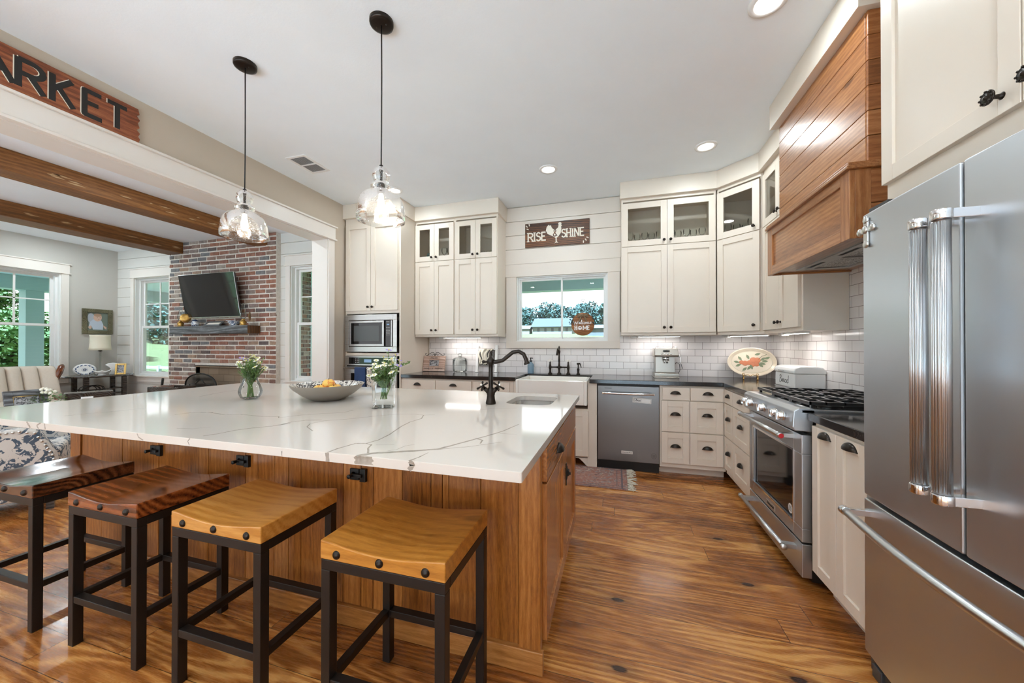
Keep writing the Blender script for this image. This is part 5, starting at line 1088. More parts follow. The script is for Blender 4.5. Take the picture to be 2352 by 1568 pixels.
t = thing('fruit_bowl', 'wide pewter bowl with black scroll pattern inside', 'bowl', (bx, by, .914))
po = [(.0001, .0), (.075, .0), (.10, .006), (.150, .035), (.195, .072), (.214, .098), (.216, .102)]; pi_ = [(.216, .102), (.208, .098), (.185, .072), (.140, .040), (.09, .014), (.0001, .010)]
obj('bowl_shell', MB().lathe(po, n=48, cap=False), M['pewter'], t); obj('glazed_inside', MB().lathe(pi_, n=48, cap=False), M['bowlpattern'], t)
g = None
for x, y, z, r in ((-.02, -.05, .062, .040), (.07, -.03, .058, .036), (.02, .04, .060, .040), (-.07, .02, .056, .036), (.005, .0, .095, .034)):
    if g is None:
        g = thing('peach', 'yellow-red peach in the pewter bowl', 'fruit', (bx + x, by + y, .914 + z), group='peaches in the pewter bowl')
        obj('flesh', MB().lathe([(.0001, -.038), (.018, -.034), (.034, -.016), (.039, .004), (.034, .022), (.02, .034), (.006, .034), (.0001, .030)], n=20), M['peach'], g); obj('stalk', MB().tube([(0, 0, .030), (.002, 0, .042)], .002, 5), M['barkwood'], g)
    else: dup(g, (bx + x, by + y, .914 + z), x * 20)

# ------------------------------------------------------------------ rug, signs
t = thing('kitchen_rug', 'faded rust oriental runner with white fringe by the sink', 'rug', (-.62, 3.56, 0)); 
obj('pile', B(-.72, .715, -.280, .280, .001, .008), M['rug'], t)
m = MB(); 
for a in ((-.70, .70, -.265, -.250), (-.70, .70, .250, .265), (-.70, -.685, -.25, .25), (.66, .675, -.25, .25), (-.70, .70, -.215, -.209), (-.70, .70, .209, .215), (.62, .626, -.21, .21)): m.box(*a, .008, .0085)
obj('border_bands', m, paint('rug_border', (.13, .10, .11), .95), t)
for k in range(14):
    y = -.275 + k * .0415; m = MB()
    for j in range(5): m.tube([(.712, y + j * .004, .005), (.74 + random.uniform(0, .02), y + j * .006 + random.uniform(-.015, .015), .012), (.775 + random.uniform(-.02, .03), y + j * .008 - .01 + random.uniform(-.03, .03), .004)], .0024, 4)
    obj('fringe_tassel', m, M['linen'], t)
t = thing('market_sign', 'weathered wooden board lettered MARKET above the wide opening', 'sign', (XH, .75, 2.828), PI / 2)
xs0, xs1 = -.42, .965; top_, bot_ = .122, -.122; jag = [(xs1 - .004, top_), (xs1 + .004, .085), (xs1 - .012, .070), (xs1 + .006, .045), (xs1 - .006, .02), (xs1 + .004, -.01), (xs1 - .012, -.03), (xs1 + .006, -.05), (xs1 - .004, -.075), (xs1 + .006, -.09), (xs1 - .002, bot_)]
bd = obj('board', MB().prism([(xs0, bot_), (xs0, top_)] + jag, -.004, -.028, 'y'), M['signM'], t, bevel=.003)
zl = -.082; hl = .165
for ch, x, wd in (('M', -.235, .19), ('A', .235, .17), ('R', .415, .10), ('K', .545, .095), ('E', .682, .085), ('T', .797, .10)):
    sxx = wd / (hl * {'M': .84, 'A': .74, 'R': .60, 'K': .62, 'E': .5, 'T': .62}[ch]); o = None
    for nm, y0, y1, dx, mm in (('letter', -.0296, -.0279, 0, M['ink']), ('letter_edge', -.0288, -.0278, -.005, M['cutpaint'])):
        mb = MB()
        for s_ in GL[ch][1]: mb.ribbon([(x + dx + px * sxx * hl, zl + pz * hl) for px, pz in s_], .028, y0, y1)
        o = obj(nm, mb, mm, bd)
t = thing('rooster_sign', 'brown wooden RISE & SHINE sign with cut-out rooster', 'sign', (-.705, YB - .018, 2.643), rot=(0, 0, 0))
bd = obj('board', B(-.40, .395, -.022, 0, -.150, .150), M['signR'], t, bevel=.003)
m = MB(); letters('RISE', -.365, -.075, .105, .017, .06, -.0235, -.0215, 0, 1.0, .016, m); obj('lettering', m, M['cutpaint'], bd); m = MB(); letters('SHINE', .062, -.055, .10, .015, .04, -.0235, -.0215, 0, .95, .014, m); obj('lettering', m, M['cutpaint'], bd); m = MB()
for x, z, a in ((-.37, .105, 2.2), (-.345, .118, 1.7), (-.355, .075, 2.7), (.345, -.095, -1.0), (.325, -.115, -1.6), (.36, -.075, -.4)): m.ribbon([(x, z), (x + .028 * math.cos(a), z + .028 * math.sin(a))], .012, -.0235, -.0215)
obj('splash_mark', m, M['cutpaint'], bd)
body = [(-.135, .045), (-.125, .085), (-.10, .115), (-.085, .10), (-.07, .108), (-.066, .085), (-.045, .055), (-.01, .05), (.018, .07), (.024, .105), (.018, .118), (.030, .135), (.045, .128), (.052, .135), (.060, .115), (.056, .098), (.066, .09), (.055, .082), (.058, .05), (.05, .0), (.02, -.04), (.0, -.055), (.002, -.10), (.022, -.118), (-.004, -.112), (-.03, -.122), (-.012, -.104), (-.014, -.055), (-.05, -.03), (-.085, -.015), (-.115, .005)]
obj('rooster_cutout', MB().prism(body, -.0215, -.0235, 'y'), M['cutpaint'], bd); m = MB(); letters('&', -.047, -.035, .085, .011, .0, -.0248, -.0234, 0, 1.0, 0, m); obj('ampersand', m, M['signR'], bd)
t = thing('welcome_sign', 'round wooden Welcome HOME sign hanging inside the sink window', 'sign', (-.393, YB + .02, 1.521), rot=(0, 0, 0))
R_ = .140
bd = obj('disc', MB().lathe([(.0001, .012), (R_ - .002, .012), (R_, .010), (R_, 0), (.0001, 0)], n=48, axis='y'), wood('sign_disc', lin(92, 54, 26), lin(140, 88, 48), lin(170, 116, 70), 'X', 1.2, .55), t)
m = MB(); letters('W', -.115, .0, .05, .006, 0, -.0135, -.0115) if False else None
m.ribbon([(-.112, .038), (-.098, -.002), (-.085, .03), (-.072, -.002), (-.054, .042)], .006, -.0135, -.0115); letters('elcome', -.052, .0, .052, .0055, .03, -.0135, -.0115, .15, .9, 0, m)
obj('script_lettering', m, M['white'], bd)
m = MB(); letters('H', -.098, -.068, .048, .0095, .08, -.0135, -.0115, 0, 1.0, .009, m); letters('ME', .005, -.068, .048, .009, .1, -.0135, -.0115, 0, 1.05, .006, m)
for s_ in arc(-.035, -.045, .023, .019, 20, 360, 14): pass
m.ribbon(arc(-.035, -.046, .022, .018, 0, 360, 18), .008, -.0135, -.0115); m.prism([(-.046, -.050), (-.035, -.038), (-.024, -.050), (-.024, -.060), (-.046, -.060)], -.0115, -.0135, 'y'); obj('block_lettering', m, M['white'], bd)
m = MB(); 
for sg in (-1, 1):
    m.grid(lambda a, b: (sg * (.008 + .055 * a), -.020 - .014 * math.sin(PI * a) * math.sin(PI * b), .105 + (b - .5) * .042 * (.35 + a)), 8, 6); m.grid(lambda a, b: (sg * (.006 + .03 * a + .018 * b), -.018 - .006 * math.sin(PI * b), .10 - .075 * a + .012 * b), 8, 4)
m.sphere((0, -.022, .105), .014, 8); o = obj('burlap_bow', m, paint('burlap', (.22, .15, .09), .9), t); o.modifiers.new('t', 'SOLIDIFY').thickness = .002
m = MB()
for sg in (-1, 1):
    for k in range(16):
        c = Vector((sg * (.115 + .012 * (k % 5)) + random.uniform(-.015, .02), -.016, .085 - .006 * k + random.uniform(-.01, .02))); a = random.uniform(0, 6.3); d = Vector((math.cos(a), -.15, math.sin(a))) * .013; q = Vector((-math.sin(a), -.1, math.cos(a))) * .007
        m._add([tuple(c - d), tuple(c + q), tuple(c + d), tuple(c - q)], [(0, 1, 2, 3)], False)
obj('eucalyptus_leaves', m, paint('dark_sprig', (.02, .04, .03), .6), t)
obj('hanging_cord', MB().tube([(-.075, .002, .118), (0, .004, .290), (.075, .002, .118)], .003, 5), M['darkgrey'], t)
obj('suction_hook', MB().lathe([(.0001, -.012), (.012, -.008), (.020, 0)], (0, .012, .292), 16, 'y'), M['clear'], t)

# ------------------------------------------------------------------ living room: chimney and beams
fx0, fx1, fy = -7.50, -5.09, 4.34; ob = (-6.86, -5.75, 0, .925)
t = thing('brick_fireplace', 'reclaimed red brick chimney with open firebox in the living room', 'fireplace', (-6.3, 4.4, 0)); F = Vector((-6.3, 4.4, 0))
def fm(): m = MB(); m.T = Matrix.Translation(-F); return m
m = fm()
for a in rects(fx0 + .006, fx1 - .006, 0, ZC - .001, [ob]): m.box(a[0], a[1], fy + .007, YB - .015, a[2], a[3])
obj('mortar_bed', m, M['mortar'], t)
m = fm(); ch, bl, jt = .0745, .215, .020; rows = int((ZC - .004) / ch) + 1
for r in range(rows):
    z0 = .004 + r * ch; z1 = min(z0 + ch - jt, ZC - .004); x = fx1
    first = bool(r % 2)
    while x > fx0 + .03:
        bw = bl / 2 + .03 if first else bl; first = False; xa = max(fx0, x - bw); xb = x; nx_ = x - bw
        left = (x + fx0) * .0 + (x - fx0) / (fx1 - fx0)
        wts = [9, 9, 6, 6, 5, 4, 2, 2, 4, 9, 2, 4] if (left > .45 and z0 > .9) else [2, 3, 5, 6, 7, 4, 4, 5, 3, 2, 9, 8]
        if z0 < ob[3] - .02:
            if xa < ob[0] < xb: xb = ob[0] + jt / 2
            elif xa < ob[1] < xb: xa = ob[1] - jt / 2
        if xb - xa > .045 and not (xb > ob[0] + .02 and xa < ob[1] - .02 and z0 < ob[3] - .02):
            m.cur = random.choices(range(12), wts)[0]; j = random.uniform(-.002, .002)
            m.box(xa + jt / 2 + j, xb - jt / 2 + j, fy - random.uniform(0, .005), (YB - .016) if xb > fx1 - .01 or xa < fx0 + .01 else fy + .02, z0 + random.uniform(-.001, .001), z1 + random.uniform(-.001, .001))
            for q in range(-8, 0):
                if m.v[q].y < -.02: m.v[q] = m.v[q] + Vector((random.uniform(-.004, .004), random.uniform(-.003, .003), random.uniform(-.004, .004)))
        x = nx_ + random.uniform(-.006, .006)
obj('brickwork', m, BR, t, bevel=.006, seg=2)
m = fm(); m.box(ob[0] - .05, ob[1] + .05, fy - .002, fy + .10, ob[3] - .004, ob[3] + .004); obj('steel_lintel', m, M['black'], t)
m = fm(); y1 = YB - .018; m.box(ob[0], ob[1], y1 - .004, y1, 0, ob[3]); m.box(ob[0] - .002, ob[0], fy + .02, y1, 0, ob[3]); m.box(ob[1], ob[1] + .002, fy + .02, y1, 0, ob[3]); m.box(ob[0], ob[1], fy, y1, .002, .02); m.box(ob[0], ob[1], fy + .01, y1, ob[3] - .03, ob[3] - .01); obj('firebox', m, M['firebrick'], t)
m = MB(); m.box(-7.13, -5.41, 4.13, 4.334, 1.447, 1.572)
o = obj('mantel_shelf', m, M['mantel'], bevel=.008, seg=3); tag(o, 'weathered grey timber mantel across the brick chimney', 'mantel')
obj('end_grain', B(-5.412, -5.402, 4.134, 4.333, 1.45, 1.569), M['mantelend'], o)
for x0, x1, lab in ((-5.53, -5.26, 'rough stained ceiling beam nearer the kitchen opening'), (-7.505, -7.150, 'rough stained ceiling beam farther into the living room')):
    o = obj('ceiling_beam', B(x0, x1, YF + .01, fy - .001 if x1 > -7.0 else fy - .001, 2.838, ZC - .001), M['beam'], bevel=.006, seg=2); tag(o, lab, 'beam', 'living room ceiling beams')
    m = MB()
    for k in range(26): y = random.uniform(.6, 4.2); L_ = random.uniform(.03, .16); z = 2.905 + random.uniform(-.02, .03); m._add([(x1 + .0006, y, z), (x1 + .0006, y + L_ * .4, z - .006), (x1 + .0006, y + L_, z + .001), (x1 + .0006, y + L_ * .5, z + .008)], [(0, 1, 2, 3)], False)
    obj('raw_chip_mark', m, paint('raw_wood', (.55, .36, .19), .7), o)
t = thing('television', 'black flat television tilted forward on the brick chimney', 'television', (-6.29, 4.235, 1.715), rot=(math.radians(9.5), 0, 0)); w, h = 1.22, .70
obj('back_shell', B(-w / 2 + .01, w / 2 - .01, .002, .035, .01, h - .01), M['darkgrey'], t, bevel=.004); obj('bezel', MB().box(-w / 2, w / 2, -.006, .004, 0, h), M['silver'], t, bevel=.002)
obj('screen', B(-w / 2 + .004, w / 2 - .004, -.0075, -.006, .010, h - .004), M['blackgloss'], t); obj('wall_bracket', MB().box(-.2, .2, .03, .045, .2, .5).box(-.05, .05, .045, .10, .05, .4), M['black'], t)
def oil_lamp(x, label, side):
    t = thing('oil_lamp', label, 'lamp', (x, 4.182, 1.572), group='oil lamps on the mantel')
    obj('brass_font', MB().lathe([(.0001, 0), (.05, 0), (.05, .008), (.036, .015), (.046, .04), (.044, .06), (.026, .078), (.020, .09), (.022, .10), (.0001, .10)], n=20), M['brass'], t)
    obj('glass_chimney', MB().lathe([(.022, .10), (.03, .12), (.044, .155), (.040, .19), (.024, .24), (.020, .28), (.022, .33)], n=20, cap=False), M['clear'], t); obj('wick_knob', MB().tube([(.02, 0, .092), (.05, -.01, .092)], .003, 6).lathe([(.0001, 0), (.008, 0), (.008, .003), (.0001, .003)], (.05, -.01, .092), 10, 'x'), M['brass'], t)
    r = MB(); r.T = Matrix.Translation((side * .085, .02, .14)) @ Matrix.Rotation(.95 if x < -6.5 else 2.3, 4, 'Z'); r.lathe([(.0001, .0), (.04, .004), (.07, .014), (.072, .015), (.07, .018), (.0001, .006)], n=24, axis='y', cap=False); r.T = Matrix.Translation((side * .085, .03, 0)); r.tube([(0, 0, .09), (0, .0, .14)], .003, 6); obj('reflector', r, M['brass'], t)
oil_lamp(-6.945, 'brass oil lamp at the left end of the mantel', 1); oil_lamp(-5.56, 'brass oil lamp at the right end of the mantel', 1)
t = thing('ginger_jar', 'small blue and white ginger jar on the mantel', 'jar', (-6.69, 4.235, 1.572)); obj('jar_body', MB().lathe([(.0001, 0), (.036, 0), (.05, .02), (.056, .045), (.05, .07), (.034, .085), (.032, .09)], n=20), M['delft'], t); obj('lid', MB().lathe([(.036, .09), (.036, .098), (.022, .108), (.006, .11), (.008, .118), (.0001, .122)], n=18), M['navy'], t)
t = thing('framed_print', 'low grey frame with pale print lying back on the mantel', 'picture', (-6.30, 4.22, 1.572), rot=(math.radians(-48), 0, 0)); m = MB()
for a in rects(-.185, .185, 0, .11, [(-.15, .15, .025, .085)]): m.box(a[0], a[1], -.016, 0, a[2], a[3])
obj('frame', m, M['mantel'], t, bevel=.002); obj('print', B(-.15, .15, -.006, -.002, .025, .085), M['paper'], t)
t = thing('mantel_bowl', 'small footed blue and white bowl on the mantel', 'bowl', (-5.83, 4.235, 1.572)); obj('bowl_body', MB().lathe([(.0001, 0), (.045, 0), (.045, .008), (.035, .016), (.07, .045), (.08, .07), (.105, .076), (.105, .079), (.07, .072), (.03, .03), (.0001, .025)], n=24, cap=False), M['delft'], t)
t = thing('fire_screen', 'black arched metal fire screen before the firebox', 'fire screen', (-6.35, 4.10, 0)); ap = [(-.34, 0), (-.34, .62)] + [(-.34 * math.cos(PI * k / 12), .62 + .18 * math.sin(PI * k / 12)) for k in range(13)] + [(.34, 0)]
obj('arched_frame', MB().tube([(p[0], 0, p[1] + .012) for p in ap], .012, 8, True), M['black'], t); obj('mesh_panel', MB().prism(ap, .002, -.002, 'y'), glass('screen_mesh', (.30, .31, .33), .2, .2), t)
m = MB()
for sg in (-1, 1):
    m.tube([(sg * (.28 - .05 * k), -.004, .60 + .02 * math.sin(k * 1.4) + .02 * k) for k in range(6)], .006, 6); m.tube([(sg * (.24 + .035 * math.cos(k * .7)), -.004, .56 + .035 * math.sin(k * .7)) for k in range(8)], .005, 6); m.box(sg * .3 - .02, sg * .3 + .02, -.14, .14, 0, .02)
obj('scrollwork', m, M['black'], t)
t = thing('black_chair', 'black ladder-back chair by the left of the chimney', 'chair', (-6.72, 3.78, 0), math.radians(-30))
for x in (-.15, .15): obj('back_post', MB().tube([(x, 0, 0), (x, .0, .42), (x, .03, .745)], .016, 8), M['black'], t)
[obj('back_slat', B(-.15, .15, y_, y_ + .012, z_, z_ + .052), M['darkgrey'], t) for y_, z_ in ((.005, .56), (.014, .66))]; obj('seat', B(-.20, .20, -.36, .01, .40, .43), M['black'], t, bevel=.006)
for x in (-.18, .18): obj('front_leg', MB().tube([(x, -.34, 0), (x, -.34, .40)], .016, 8), M['black'], t)
t = thing('book_crate', 'dark wooden crate standing on a stool beside the black chair', 'crate', (-6.18, 3.62, .42), math.radians(12)); m = MB(); m.box(-.24, .24, -.13, .13, 0, .015); m.box(-.24, .24, .115, .13, .015, .25); m.box(-.24, .24, -.13, -.115, .015, .25); m.box(.225, .24, -.115, .115, .015, .25); m.box(-.24, -.225, -.115, .115, .015, .16)
obj('crate_box', m, M['darkwood'], t, bevel=.003)
g = None
for k in range(4):
    c = ((.45, .40, .36), (.40, .22, .18), (.55, .52, .46), (.30, .18, .15))[k]; o = obj('book', B(-.018, .018, -.09, .09, 0, .24), paint('book_cover', c, .6), loc=(-6.375 + .045 * k, 3.585 + .010 * k, .437)); o.rotation_euler = (0, -.16, .21); tag(o, ['grey book leaning in the crate, outermost', 'rust book leaning in the crate', 'pale book leaning in the crate', 'brown book leaning in the crate, innermost'][k], 'book', 'books in the dark crate')
t = thing('low_stool', 'small dark stool carrying the book crate', 'stool', (-6.18, 3.62, 0), math.radians(12)); obj('seat', B(-.26, .26, -.15, .15, .39, .419), M['darkwood'], t, bevel=.004)
for x in (-.23, .23):
    for y in (-.12, .12): obj('leg', B(x - .02, x + .02, y - .02, y + .02, 0, .39), M['darkwood'], t)
# ------------------------------------------------------------------ living room: left wall group
t = thing('baby_portrait', 'framed portrait of a seated baby in a pale shirt', 'picture', (XL + .002, 4.147, 1.69), PI / 2); pw, ph = .20, .226
m = MB()
for a in rects(-pw, pw, -ph, ph, [(-pw + .065, pw - .065, -ph + .065, ph - .065)]): m.box(a[0], a[1], -.03, 0, a[2], a[3])
obj('frame', m, M['framewood'], t, bevel=.006)
pb = obj('photo_print', B(-pw + .065, pw - .065, -.012, -.004, -ph + .065, ph - .065), paint('photo_backdrop', (.16, .20, .17), .5), t)
def disc(cx, cz, rx, rz, y, n=24): return MB().prism([(cx + rx * math.cos(2 * PI * k / n), cz + rz * math.sin(2 * PI * k / n)) for k in range(n)], -.012, y, 'y')
skin = paint('print_skin', (.62, .42, .33), .6); shirt = paint('print_shirt', (.50, .57, .66), .7)
obj('printed_chair', disc(-.085, .06, .045, .09, -.0124), paint('print_grey', (.42, .46, .52), .6), pb); obj('printed_shirt', MB().prism([(-.115, -.10), (-.10, -.01), (-.06, .035), (.0, .045), (.05, .02), (.075, -.05), (.07, -.145), (-.06, -.145), (-.075, -.09)], -.012, -.0128, 'y'), shirt, pb)
obj('printed_hands', MB().prism([(-.125, -.10), (-.085, -.07), (-.075, -.12), (-.10, -.14)], -.012, -.0131, 'y').prism([(.07, -.06), (.12, -.10), (.115, -.14), (.085, -.11)], -.012, -.0131, 'y'), skin, pb)
hd = obj('printed_head', disc(.0, .075, .055, .07, -.0132), skin, pb); obj('printed_hair', disc(.0, .118, .05, .03, -.0134), paint('print_hair', (.42, .27, .18), .7), pb); m = MB()
for x in (-.004, .034): m.prism([(x - .007, .078), (x + .007, .078), (x + .006, .083), (x - .006, .083)], -.012, -.0137, 'y')
m.prism([(.004, .040), (.026, .040), (.020, .034), (.010, .034)], -.012, -.0137, 'y'); obj('printed_features', m, paint('print_dark', (.12, .06, .05), .6), pb)
t = thing('side_table', 'dark oval drop-leaf side table in the living room corner', 'table', (-8.60, 3.98, 0))
obj('tabletop', MB().lathe([(.0001, .722), (.93, .722), (1, .730), (1, .744), (.97, .75), (.0001, .75)], n=40, sx=.34, sy=.43), M['darkwood'], t)
for x in (-.16, .16):
    for y in (-.24, .24): obj('leg', B(x - .022, x + .022, y - .03, y + .03, 0, .722), M['darkwood'], t, bevel=.004)
obj('lower_shelf', B(-.15, .15, -.22, .22, .42, .44), M['darkwood'], t); obj('stretcher', MB().box(-.15, .15, -.25, -.225, .50, .52).box(-.15, .15, .225, .25, .50, .52).box(.14, .155, -.24, .24, .50, .52), M['darkwood'], t)
t = thing('iron_wreath', 'coil of dark wire stored under the side table', 'ornament', (-8.42, 3.80, .442)); m = MB()
for k in range(5): m.tube([(.06 * math.sin(k * 1.3) + .02 * math.cos(a_ / 10 * 2 * PI), .10 * math.cos(a_ / 10 * 2 * PI) + .05 * math.cos(k * 2.1), .078 + .07 * math.sin(a_ / 10 * 2 * PI)) for a_ in range(10)], .006, 5, True)
obj('wire_loops', m, M['black'], t)
t = thing('table_lamp', 'table lamp with twisted glass stem and cream oval shade', 'lamp', (-8.80, 4.075, .75)); obj('base', MB().lathe([(.0001, 0), (.06, 0), (.06, .012), (.02, .022), (.0001, .024)], n=20), M['silver'], t)
tw = MB(); 
for ph_ in (0, PI): tw.tube([(.009 * math.cos(k * .8 + ph_), .009 * math.sin(k * .8 + ph_), .022 + .40 * k / 44) for k in range(45)], .007, 6)
obj('twisted_stem', tw, M['clear'], t); obj('socket', MB().lathe([(.0001, .40), (.035, .41), (.012, .425), (.012, .47), (.0001, .47)], n=14), M['bronze'], t); sh = MB().lathe([(.145, .425), (.140, .47), (.132, .56), (.130, .665), (.136, .69)], n=32, cap=False, sy=.95); o = obj('lamp_shade', sh, paint('cream_shade', (.80, .74, .60), .8), t); o.modifiers.new('t', 'SOLIDIFY').thickness = .003
fa = math.atan2(8.6, -3.9)                               # towards the kitchen camera
def facing(x, y): return math.atan2(-(0 - x), (0 - y)) if False else math.atan2(x, -y) + PI if False else math.atan2(-x, y)
t = thing('blue_white_plate', 'blue and white oval plate on a stand on the side table', 'plate', (-8.68, 3.83, .843), rot=(math.radians(-14), 0, facing(-8.68, 3.83))); m = MB(); m.lathe([(.0001, .0), (.07, .002), (.09, .008), (.13, .014), (.132, .017), (.09, .013), (.0001, .006)], n=36, axis='y', cap=False); m.v = [Vector((v.x, v.y, v.z * .78)) for v in m.v]; pd = obj('plate_disc', m, M['white'], t)
m = MB()
for r_ in (.034, .047): m.tube([(r_ * math.cos(k * PI / 16), -.0075, r_ * .78 * math.sin(k * PI / 16)) for k in range(32)], .0022, 5, True)
for k in range(13):
    a_ = k * 2 * PI / 13; c = Vector((.098 * math.cos(a_), -.0145, .098 * .78 * math.sin(a_))); tt = Vector((-math.sin(a_), 0, math.cos(a_) * .78))
    m.sphere(tuple(c), .011, 6, (1, .25, .8)); m.sphere(tuple(c + tt * .015), .007, 6, (1, .25, 1)); m.sphere(tuple(c - tt * .015 + Vector((math.cos(a_), 0, math.sin(a_))) * .008), .005, 6, (1, .25, 1))
for k in range(6): m.sphere((.015 * math.cos(k * PI / 3), -.0075, .013 * math.sin(k * PI / 3)), .008, 6, (1, .25, 1))
obj('blue_pattern', m, paint('cobalt_glaze', (.05, .10, .22), .2), pd)
obj('wire_stand', MB().tube([(-.05, -.03, -.088), (-.05, -.02, -.06), (-.05, .01, -.088)], .004, 6).tube([(.05, -.03, -.088), (.05, -.02, -.06), (.05, .01, -.088)], .004, 6), M['black'], t)
t = thing('white_dish', 'white boat-shaped dish on the side table', 'dish', (-8.46, 3.94, .751), facing(-8.46, 3.94)); m = MB().grid(lambda a, b: ((a - .5) * .21, (b - .5) * .14 * (1 - (2 * a - 1) ** 2 * .5), .008 + .095 * abs(2 * a - 1) ** 2.2 + .075 * (2 * b - 1) ** 2 * (1 - abs(2 * a - 1)) ), 20, 14)
o = obj('dish_shell', m, M['white'], t); o.modifiers.new('t', 'SOLIDIFY').thickness = .006; obj('foot', MB().lathe([(.05, 0), (.045, .012)], n=20), M['white'], t)
t = thing('fan_vase', 'white fan-shaped vase on the side table', 'vase', (-8.50, 4.10, .75), facing(-8.50, 4.10)); pf = [(-.05, 0), (-.04, .03), (-.022, .055), (-.022, .09), (-.045, .135), (-.095, .172), (-.06, .195), (0, .207), (.06, .195), (.095, .172), (.045, .135), (.022, .09), (.022, .055), (.04, .03), (.05, 0)]
obj('vase_body', MB().prism(pf, -.022, .022, 'y'), M['white'], t, bevel=.010, seg=3)
t = thing('gold_photo_frame', 'small gold photo frame on the side table', 'photo frame', (-8.36, 4.13, .751), rot=(math.radians(-10), 0, facing(-8.36, 4.13) - .25)); m = MB()
for a in rects(-.068, .068, 0, .19, [(-.042, .042, .028, .162)]): m.box(a[0], a[1], -.016, 0, a[2], a[3])
obj('frame', m, M['gold'], t, bevel=.003); obj('photograph', B(-.042, .042, -.006, -.002, .028, .162), M['photo'], t); obj('easel_back', MB().prism([(0, .01), (0, .15), (.05, .012)], -.015, .015, 'x'), M['gold'], t)
# sofa
t = thing('channel_sofa', 'cream channel-back sofa with carved mahogany trim', 'sofa', (-8.28, 2.45, 0)); sl = 2.0                      # runs along y, faces +x
obj('seat_base', B(-.25, .50, -sl / 2 + .1, sl / 2 - .12, .14, .36), M['sofa'], t, bevel=.02, seg=3); obj('seat_cushion', B(-.22, .54, -sl / 2 + .12, sl / 2 - .14, .36, .45), M['sofa'], t, bevel=.035, seg=4)
nch = 14
for k in range(nch):
    m = MB(); ya = -sl / 2 + .03 + k * (sl - .06) / nch; yb = ya + (sl - .06) / nch; curl = max(0, (k - nch + 4)) ** 1.6 * .032 + max(0, (3 - k)) ** 1.6 * .032; hz = .93 - .01 * abs(k - nch / 2) / nch
    def fn(a, b, ya=ya, yb=yb, curl=curl, hz=hz):
        y = ya + (yb - ya) * a; z = .42 + (hz - .42) * min(b, .9) / .9; back = -.30 - .16 * min(b, .9) ** 1.5
        if b > .9: back -= (b - .9) * 1.1; z = hz + .012 * math.sin((b - .9) * 10 * PI / 2)
        return (back + .045 * math.sin(PI * a) ** .7 + max(0, abs(y) - .55) ** 2 * 1.5 * (1 - .2 * b), y, z)
    m.grid(fn, 8, 14); o = obj('back_channel', m, M['sofa'], t); o.modifiers.new('t', 'SOLIDIFY').thickness = .03
obj('back_frame', B(-.56, -.44, -sl / 2 + .05, sl / 2 - .05, .12, .88), M['sofa'], t, bevel=.02)
for sg in (-1, 1):
    y = sg * (sl / 2 - .02); m = MB(); m.tube([(-.10, y - sg * .06, .48), (-.14, y - sg * .05, .62), (-.17, y - sg * .02, .74), (-.18, y + sg * .02, .84), (-.21, y + sg * .05, .915), (-.26, y + sg * .08, .935)], [.034, .034, .034, .04, .04, .028], 10); obj('carved_wing_trim', m, M['chairwood'], t)
    y -= sg * .17; o = obj('arm', MB().box(-.30, .22, y - .05, y + .05, .14, .50), M['sofa'], t, bevel=.025, seg=3); m = MB().tube([(-.30, y, .53), (.20, y, .53), (.25, y, .53)], [.055, .055, .045], 14); obj('arm_roll', m, M['sofa'], t); obj('arm_post', MB().tube([(.23, y, .12), (.24, y, .35), (.25, y, .49)], [.03, .026, .035], 8), M['chairwood'], t)
for sx in (-.45, .42):
    for sg in (-1, 1): obj('leg', MB().tube([(sx, sg * .85, .16), (sx + .02, sg * .86, .08), (sx, sg * .87, 0)], [.03, .022, .018], 8), M['chairwood'], t)
# coffee table group
t = thing('coffee_table', 'white-topped coffee table beyond the island', 'table', (-5.75, 2.05, 0)); obj('tabletop', B(-.55, .40, -.38, .62, .52, .56), M['white'], t, bevel=.006)
for x in (-.48, .34):
    for y in (-.32, .56): obj('leg', B(x - .03, x + .03, y - .03, y + .03, 0, .52), M['white'], t)
t = thing('grey_photo_frame', 'grey wooden photo frame standing on the coffee table', 'photo frame', (-5.72, 2.12, .562), rot=(math.radians(-14), 0, facing(-5.72, 2.12) + .35)); m = MB()
for a in rects(-.13, .13, 0, .225, [(-.075, .075, .06, .165)]): m.box(a[0], a[1], -.018, 0, a[2], a[3])
t.scale = (1.1,) * 3; obj('frame', m, M['mantel'], t, bevel=.003); obj('photograph', B(-.085, .085, -.008, -.002, .05, .175), M['photo'], t); obj('gilt_edge', MB().tube([(-.078, -.018, .057), (.078, -.018, .057), (.078, -.018, .168), (-.078, -.018, .168)], .004, 6, True), M['gold'], t); obj('easel_back', MB().prism([(0, .01), (0, .17), (.08, .015)], -.02, .02, 'x'), M['mantel'], t)
t = thing('flower_arrangement', 'low green plant with white blooms on the coffee table', 'plant', (-5.72, 2.25, .562)); obj('pot', MB().lathe([(.0001, 0), (.06, 0), (.075, .09), (.07, .09), (.0001, .07)], n=18), M['darkgrey'], t); lf = MB(); bl_ = MB()
for k in range(140):
    a = random.uniform(0, 6.3); r = .11 * math.sqrt(random.random()); c = Vector((r * math.cos(a), r * math.sin(a), .10 + .14 * random.random() * (1 - r / .2))); d = Vector((math.cos(a), math.sin(a), random.uniform(-.2, .9))).normalized() * .03; q = Vector((-math.sin(a), math.cos(a), .3)) * .010
    lf._add([tuple(c), tuple(c + d * .5 + q), tuple(c + d), tuple(c + d * .5 - q)], [(0, 1, 2, 3)], False)
for k in range(9): bl_.sphere((random.uniform(-.07, .06), random.uniform(-.06, .06), .215 + random.uniform(-.02, .03)), .016, 6)
obj('foliage', lf, M['leaf'], t); obj('blooms', bl_, M['petal'], t)
